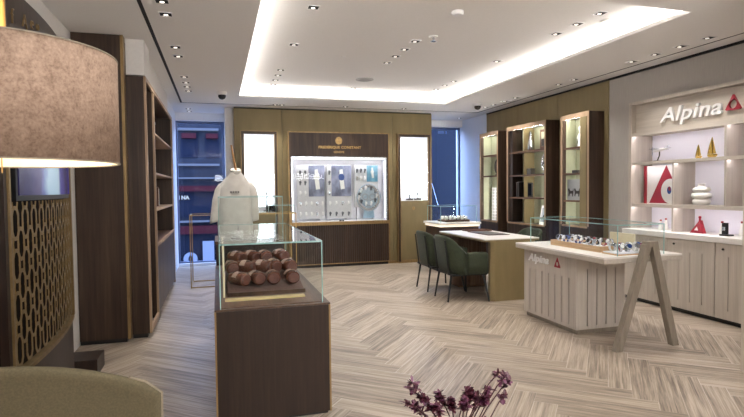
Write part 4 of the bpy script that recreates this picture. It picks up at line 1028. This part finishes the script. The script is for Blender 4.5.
for k, (y, z, h, wd_, cl_) in enumerate(((6.5, 1.60, .24, .04, 'dark_item'), (6.56, 1.60, .22, .05, 'book_grey'), (7.3, 1.20, .25, .045, 'brown_item'), (7.36, 1.20, .23, .03, 'paper'), (7.0, 2.03, .2, .12, 'dark_item'))):
    o = thing('book' if k < 4 else 'storage_box', ['dark book on the middle shelf of the left bookcase', 'grey book beside the dark one in the left bookcase', 'brown book on the lower shelf of the left bookcase', 'pale book beside the brown one in the left bookcase', 'dark storage box on the top shelf of the left bookcase'][k], 'book' if k < 4 else 'box', (-.8, y, z))
    MB().box(-.92, -.74, y, y+wd_, z, z+h).build('cover' if k < 4 else 'body', M[cl_], o, bevel=.003)
    if k < 4: MB().box(-.915, -.745, y+.004, y+wd_-.004, z+.002, z+h+.001).build('pages', M['paper'], o)
    else: MB().box(-.925, -.735, y-.005, y+wd_+.005, z+h, z+h+.03).build('lid', M['dark_item'], o)

# ------------------------------------------------------------------ curved lattice display wall at the left
lw = thing('lattice_display', 'curved walnut display wall with bronze lattice, brass strips and inset screen', 'display wall', (-1.05, 3.2, 0))
def curve(y): return -.90-.075*((y-3.15)/.85)**2
YA, YB, LZ0, LZ1, LT = 2.58, 4.03, .555, 1.985, 2.355
ys = [YA+(YB-YA)*k/28 for k in range(29)]
def slab(z0, z1, off0, a=YA, b_=YB, back=None):
    yy = [a+(b_-a)*k/28 for k in range(29)]
    outer = [(curve(y)+off0, y) for y in yy]
    inner = [(XL+.004, yy[-1]), (XL+.004, yy[0])] if back is None else [(curve(y)+back, y) for y in yy[::-1]]
    return MB().prism([(x, y, z0) for x, y in outer+inner], (0, 0, z1-z0))
slab(.12, LT, -.03).build('body', wood('blackened walnut', '#120d0a', '#19120e', '#211913', rough=.7, spec=.1), lw)
slab(.12, LZ0-.02, 0.0, back=-.03).build('lower_panel', M['walnut_dark'], lw)
slab(LZ1+.02, LT, 0.0, back=-.03).build('fascia', M['walnut_dark'], lw)
LY0 = 2.74
slab(LZ0-.02, LZ0, .012, LY0, YB, back=-.03).build('bottom_rail', M['brass_lattice'], lw)
slab(LZ1, LZ1+.02, .012, LY0, YB, back=-.03).build('top_rail', M['brass_lattice'], lw)
e = MB()
for y in (LY0, YB-.018): e.box(curve(y)-.03, curve(y)+.012, y, y+.018, LZ0, LZ1)
e.build('side_rail', M['brass_lattice'], lw)
MB().box(curve(2.7)-.03, curve(2.7)+.02, 2.675, 2.735, LZ1+.02, LT).build('brass_strip', M['brass'], lw)
MB().box(curve(2.7)-.03, curve(2.7)+.006, 2.70, 2.735, .12, LZ1+.02).build('dark_strip', M['walnut_dark'], lw)
# lattice: staggered rings of tall hexagonal slots
lt = MB()
px_, pz_ = .113, .20
def ring_cell(yc, zc, hw_, hh_, t_):
    def outline(hw2, hh2): 
        return [(yc+dy*hw2, zc+dz*hh2) for dy, dz in ((0, -1), (.55, -.93), (1, -.55), (1, 0), (1, .55), (.55, .93), (0, 1), (-.55, .93), (-1, .55), (-1, 0), (-1, -.55), (-.55, -.93))]
    o_, i_ = outline(hw_, hh_), outline(hw_-t_, hh_-t_*1.2)
    f4 = lambda pts, d_: [(curve(y)+d_, y, z) for y, z in pts]
    lt.rings([f4(o_, -.0015), f4(o_, .0015), f4(i_, .0015), f4(i_, -.0015), f4(o_, -.0015)], cap=False)
ncol = int((YB-.018-LY0-.018)/px_*2)
for c_ in range(ncol):
    yc = LY0+.018+px_*.5+c_*px_*.5
    if yc+px_*.5 > YB-.01: break
    for r_ in range(9):
        zc = LZ0+.10+r_*pz_+(pz_*.5 if c_ % 2 else 0)
        if zc+.09 > LZ1+.02: continue
        if zc+.10 > 1.36 and 2.80 < yc < 3.86: continue
        ring_cell(yc, zc, .040, .082, .0145)
        # links between neighbouring slots
        for dy in (-1, 1):
            for dz in (-1, 1):
                a_ = (yc+dy*.020, zc+dz*.068); b_ = (yc+dy*px_*.25, zc+dz*pz_*.5)
                if LY0+.02 < b_[0] < YB-.02 and LZ0 < b_[1] < LZ1:
                    lt.tube([(curve(a_[0]), a_[0], a_[1]), (curve(b_[0]), b_[0], b_[1])], .0035, 4)
lt.build('lattice', M['brass_lattice'], lw)
# inset screen following the wall
sm_ = NT('lit picture screen'); tcx = sm_.n('ShaderNodeTexCoord'); spx = sm_.n('ShaderNodeSeparateXYZ'); sm_.l(tcx.outputs['Generated'], spx.inputs[0])
nz = sm_.noise(sm_.obj((1, 3, 3)), 2.0, 3)
fc = sm_.math('ADD', spx.outputs[1], sm_.math('MULTIPLY', sm_.math('SUBTRACT', nz, .5), .25))
cc = sm_.ramp(fc, (0, '#2c2648'), (.28, '#3d3a78'), (.36, '#5c6fae'), (.44, '#a9c6d8'), (.62, '#b4ced8'), (.70, '#4a4390'), (.86, '#2a2354'), (1, '#352c86'))
sm_.l(cc, sm_.b.inputs['Emission Color']); sm_.set(emit=.75, col=(0, 0, 0, 1), rough=.2)
scn = slab(1.385, 1.93, .016, 2.83, 3.86, back=.004).build('screen', sm_.m, lw)
slab(1.36, 1.955, .010, 2.81, 3.88, back=-.03).build('screen_bezel', M['black'], lw)
for k, (tx, y, z, sz) in enumerate((('f', 2.84, 2.19, .11), ('A', 2.965, 2.212, .10), ('e', 3.075, 2.236, .10), ('o', 3.16, 2.252, .085))):
    MB().text(tx, sz, face_px(curve(y)+.003, y, z), .005, 0, -.002).build('letter', M['brass_lattice'], lw)
slab(0.0, .12, -.045).build('base', M['walnut_dark'], lw)
pb = MB().box(XL+.006, -.905, 4.36, 4.62, 0, .125)
add('low_plinth', pb, M['walnut_dark'], 'low dark wood plinth block on the floor beyond the lattice wall', 'plinth', org=(-1.0, 4.5, 0), bevel=.003)

# ------------------------------------------------------------------ drum lamp, armchair and plant in the foreground
lx, ly = -.430, 1.281; R0, Z0, Z1 = .22, 1.462, 1.69
lm = thing('pendant_lamp', 'pendant lamp with a large brown linen drum shade, lit inside', 'lamp', (lx, ly, CZ))
def ringr(r_, z, n=72): return [(lx+r_*math.cos(2*PI*i/n), ly+r_*math.sin(2*PI*i/n), z) for i in range(n)]
sh = MB().rings([ringr(R0-.003, Z0), ringr(R0, Z0), ringr(R0, Z1), ringr(R0-.003, Z1)], cap=False).build('shade', M['shade'], lm, smooth=True)
MB().rings([ringr(R0-.004, Z1), ringr(R0-.004, Z0)], cap=False).build('shade_lining', M['shade_in'], sh, smooth=True)
MB().rings([ringr(R0+.001, Z1-.001), ringr(R0+.001, Z1+.0015), ringr(R0-.004, Z1+.0015), ringr(R0-.004, Z1-.001), ringr(R0+.001, Z1-.001)], cap=False).build('shade_trim', M['piping'], sh)
MB().rings([ringr(R0+.001, Z0-.0015), ringr(R0+.001, Z0+.0015), ringr(R0-.004, Z0+.0015), ringr(R0-.004, Z0-.0015), ringr(R0+.001, Z0-.0015)], cap=False).build('shade_trim', M['piping'], sh)
MB().lathe([(.07, CZ), (.07, CZ-.025), (.012, CZ-.03)], (lx, ly, 0), 28).build('canopy', M['brass'], lm)
MB().tube([(lx, ly, 1.60), (lx, ly, CZ-.02)], .011, 14).build('stem', M['brass'], lm, smooth=True)
sp3 = MB()
for k in range(3):
    a = 2*PI*k/3+.3; sp3.tube([(lx, ly, 1.60), (lx+(R0-.004)*math.cos(a), ly+(R0-.004)*math.sin(a), 1.60)], .003)
sp3.build('shade_ring', M['brass_dark'], lm)
MB().lathe([(.012, 1.60), (.018, 1.59), (.028, 1.555), (.02, 1.525), (.006, 1.518)], (lx, ly, 0), 16).build('bulb', emis('lamp bulb', '#ffdcae', 8), lm, smooth=True)
MB().tube([(lx+.005, ly-.03, 1.60), (lx+.005, ly-.03, 1.44)], .0015, 5).build('pull_cord', M['brass'], lm)

ac = thing('lounge_chair', 'olive woven lounge chair seen from behind in the left foreground', 'armchair', (-.70, 2.1, 0))
ax0, ax1 = -1.205, -.188
def back_ring(y, inset, drop):
    pts = []
    n = 22; w_ = (ax1-ax0)/2-inset; xc = (ax0+ax1)/2; zb = .18+inset*.3
    pts.append((xc-w_, y, zb)); 
    for k in range(n+1):
        u_ = -1+2*k/n
        z = .893-drop-.122*abs(u_)**2.2
        if abs(u_) > .97: z -= (abs(u_)-.97)*.6
        pts.append((xc+w_*u_, y-.035*(u_*u_)*-1.0, z))
    pts.append((xc+w_, y, zb))
    return pts
MB().rings([back_ring(1.74, .03, .03), back_ring(1.732, .010, .010), back_ring(1.745, 0, 0), back_ring(1.80, .012, .014), back_ring(1.88, .055, .06), back_ring(1.90, .085, .09)]).build('backrest', M['uphol'], ac, smooth=True)
pts_ = [Vector(p) for p in back_ring(1.752, .0, .0)][-4:]
MB().tube(pts_, .006, 6).build('welt', M['piping'], ac, smooth=True)
MB().box(ax0+.2, ax1-.2, 1.86, 2.48, .16, .34).build('seat_base', M['uphol'], ac, bevel=.02)
MB().box(ax0+.22, ax1-.22, 1.90, 2.50, .34, .47).build('seat_cushion', M['uphol'], ac, bevel=.04, seg=3)
for a, b_ in ((ax0+.12, ax0+.2), (ax1-.2, ax1-.12)): MB().box(a, b_, 1.87, 2.1, .18, .52).build('armrest', M['uphol'], ac, bevel=.03, seg=3)
for x in (ax0+.26, ax1-.26):
    for y in (1.92, 2.4): MB().tube([(x, y, .17), (x, y, 0)], [.02, .014]).build('leg', M['black'], ac)

tbx, tby = .575, 1.2
tbt = thing('side_table', 'small round side table under the burgundy plant at the bottom edge', 'table', (tbx, tby, 0))
MB().lathe([(.22, .50), (.22, .52)], (tbx, tby, 0), 32).build('tabletop', M['walnut'], tbt); MB().tube([(tbx, tby, .02), (tbx, tby, .5)], .02).build('column', M['black'], tbt); MB().lathe([(.15, 0), (.15, .02)], (tbx, tby, 0), 24).build('base', M['black'], tbt)
pl = thing('potted_plant', 'burgundy leaved plant rising at the bottom edge of the view', 'plant', (tbx, tby, .52))
MB().lathe([(.05, .52), (.085, .56), (.09, .63), (.06, .69), (.066, .70), (.05, .695)], (tbx, tby, 0), 24, cap=False).build('vase', M['vase'], pl, smooth=True)
rnd = random.Random(11)
stems, la, lbm = MB(), MB(), MB()
def leaf(mb, p, d, up, ln, wd_):
    d = d.normalized(); s_ = d.cross(up).normalized(); u_ = s_.cross(d)
    P_ = [p, p+d*ln*.35+s_*wd_*.5+u_*ln*.06, p+d*ln*.75+s_*wd_*.38+u_*ln*.05, p+d*ln, p+d*ln*.75-s_*wd_*.38+u_*ln*.05, p+d*ln*.35-s_*wd_*.5+u_*ln*.06, ]
    mid = [p+d*ln*.35-u_*ln*.03, p+d*ln*.75-u_*ln*.02]
    v = [mb.b.verts.new(q_) for q_ in P_+mid]
    for f_ in ((0, 1, 6), (0, 6, 5), (1, 2, 7, 6), (6, 7, 4, 5), (2, 3, 7), (7, 3, 4)): mb.b.faces.new([v[i] for i in f_])
tips = [(.452, 1.2, .918), (.435, 1.2, .872), (.452, 1.21, .90), (.478, 1.2, .878), (.505, 1.18, .862), (.53, 1.22, .872), (.555, 1.2, .862), (.58, 1.17, .868), (.605, 1.2, .882), (.625, 1.22, .866), (.65, 1.19, .858), (.672, 1.21, .872), (.69, 1.2, .915), (.712, 1.2, .905), (.725, 1.2, .892), (.70, 1.18, .865), (.56, 1.12, .83), (.62, 1.13, .83), (.50, 1.14, .83), (.47, 1.24, .845), (.66, 1.25, .84)]
for tx, ty_, tz in tips:
    b0 = Vector((tbx+rnd.uniform(-.03, .03), tby+rnd.uniform(-.03, .03), .68)); e0 = Vector((tx, ty_, tz))
    m0 = b0.lerp(e0, .55)+Vector((0, 0, .03))
    stems.tube([b0, b0.lerp(m0, .5)+Vector((0, 0, .015)), m0, m0.lerp(e0, .6)+Vector((0, 0, .006)), e0], .0016, 5)
    dense = .685 > tx > .46
    for k in range(60 if dense else 22):
        u_ = rnd.random()**1.6*(.55 if dense else .28); p = e0.lerp(m0, u_)
        d = Vector((rnd.uniform(-1, 1), rnd.uniform(-1, 1), rnd.uniform(-.5, 1)))
        leaf(la if rnd.random() < .6 else lbm, p, d, Vector((rnd.uniform(-.4, .4), rnd.uniform(-.4, .4), 1)), rnd.uniform(.010, .021), rnd.uniform(.008, .014))
stems.build('stems', M['stem'], pl)
fa = la.build('foliage', M['leaf_a'], pl); fb = lbm.build('foliage', M['leaf_b'], pl)

# ------------------------------------------------------------------ light
def spot(x, y, z, p, ang=100, col=(1, .975, .94), r=.035):
    l_ = bpy.data.lights.new('downlight and fill beam', 'SPOT'); l_.energy = p; l_.spot_size = math.radians(ang); l_.spot_blend = .8; l_.color = col; l_.shadow_soft_size = r
    o = bpy.data.objects.new('downlight_and_fill_beam', l_); COL.objects.link(o); o.location = (x, y, z-.012)
def area(name, loc, rot, sx, sy, p, col, portal=False):
    l_ = bpy.data.lights.new(name, 'AREA'); l_.shape = 'RECTANGLE'; l_.size = sx; l_.size_y = sy; l_.energy = p; l_.color = col
    if portal: l_.cycles.is_portal = True
    o = bpy.data.objects.new(name, l_); COL.objects.link(o); o.location = loc; o.rotation_euler = rot
for x, y, z in SPOTS: spot(x, y, z, 37 if x > 4.4 else 62)
# unseen fill spots added overhead around the camera, with no fittings
for x, y in ((.3, .2), (1.8, .2), (3.3, .2), (1.0, 1.8), (.3, 1.2)): spot(x, y, CZ, 60)
area('rear_fill_down', (1.9, -2.2, CZ-.02), (0, 0, 0), 3.4, 4.5, 140, (.95, .97, 1))  # unseen soft source added behind the camera to fill the room
area('rear_fill_up', (1.9, -1.6, 1.9), (math.radians(165), 0, 0), 4.0, 1.0, 330, (.95, .97, 1))  # added upward fill in mid-air, brightens the ceiling; no lamp stands there
area('display_led', (2.12, 9.25, 1.94), (math.radians(-25), 0, 0), 1.6, .04, 9, (.93, .94, 1))
area('window_portal', (-.3, 10.27, 1.36), (PI/2, 0, PI), .8, 2.5, 1, (1, 1, 1), True)
area('window_portal', (4.62, 10.27, 1.36), (PI/2, 0, PI), .7, 2.5, 1, (1, 1, 1), True)
pt_ = bpy.data.lights.new('bulb', 'POINT'); pt_.energy = 4; pt_.color = (1, .87, .7); pt_.shadow_soft_size = .03
o = bpy.data.objects.new('bulb_light', pt_); COL.objects.link(o); o.location = (lx+.04, ly-.03, 1.56)
W_ = bpy.data.worlds.new('dusk sky'); S.world = W_; W_.use_nodes = True
bg = W_.node_tree.nodes['Background']; bg.inputs[0].default_value = (.50, .63, 1.0, 1); bg.inputs[1].default_value = 14

# ------------------------------------------------------------------ camera
F_ = 523.0
cam = bpy.data.cameras.new('camera'); cam.sensor_width = 36; cam.sensor_fit = 'HORIZONTAL'; cam.lens = F_/744*36; cam.clip_start = .05
co = bpy.data.objects.new('camera', cam); COL.objects.link(co); S.camera = co
p_, yw, ro = math.radians(2.17), math.radians(16.4), math.radians(-.6)
cy_, sy_, cp_, sp0 = math.cos(yw), math.sin(yw), math.cos(p_), math.sin(p_)
r0 = Vector((cy_, -sy_, 0)); fw = Vector((sy_*cp_, cy_*cp_, -sp0)); u0_ = Vector((sy_*sp0, cy_*sp0, cp_))
rt = r0*math.cos(ro)+u0_*math.sin(ro); up = u0_*math.cos(ro)-r0*math.sin(ro)
mw = Matrix((rt, up, -fw)).transposed().to_4x4(); mw.translation = (0, 0, 1.40); co.matrix_world = mw
S.view_settings.view_transform = 'Standard'; S.view_settings.look = 'None'; S.view_settings.gamma = 1; S.view_settings.use_curve_mapping = False
S.view_settings.exposure = 0.02
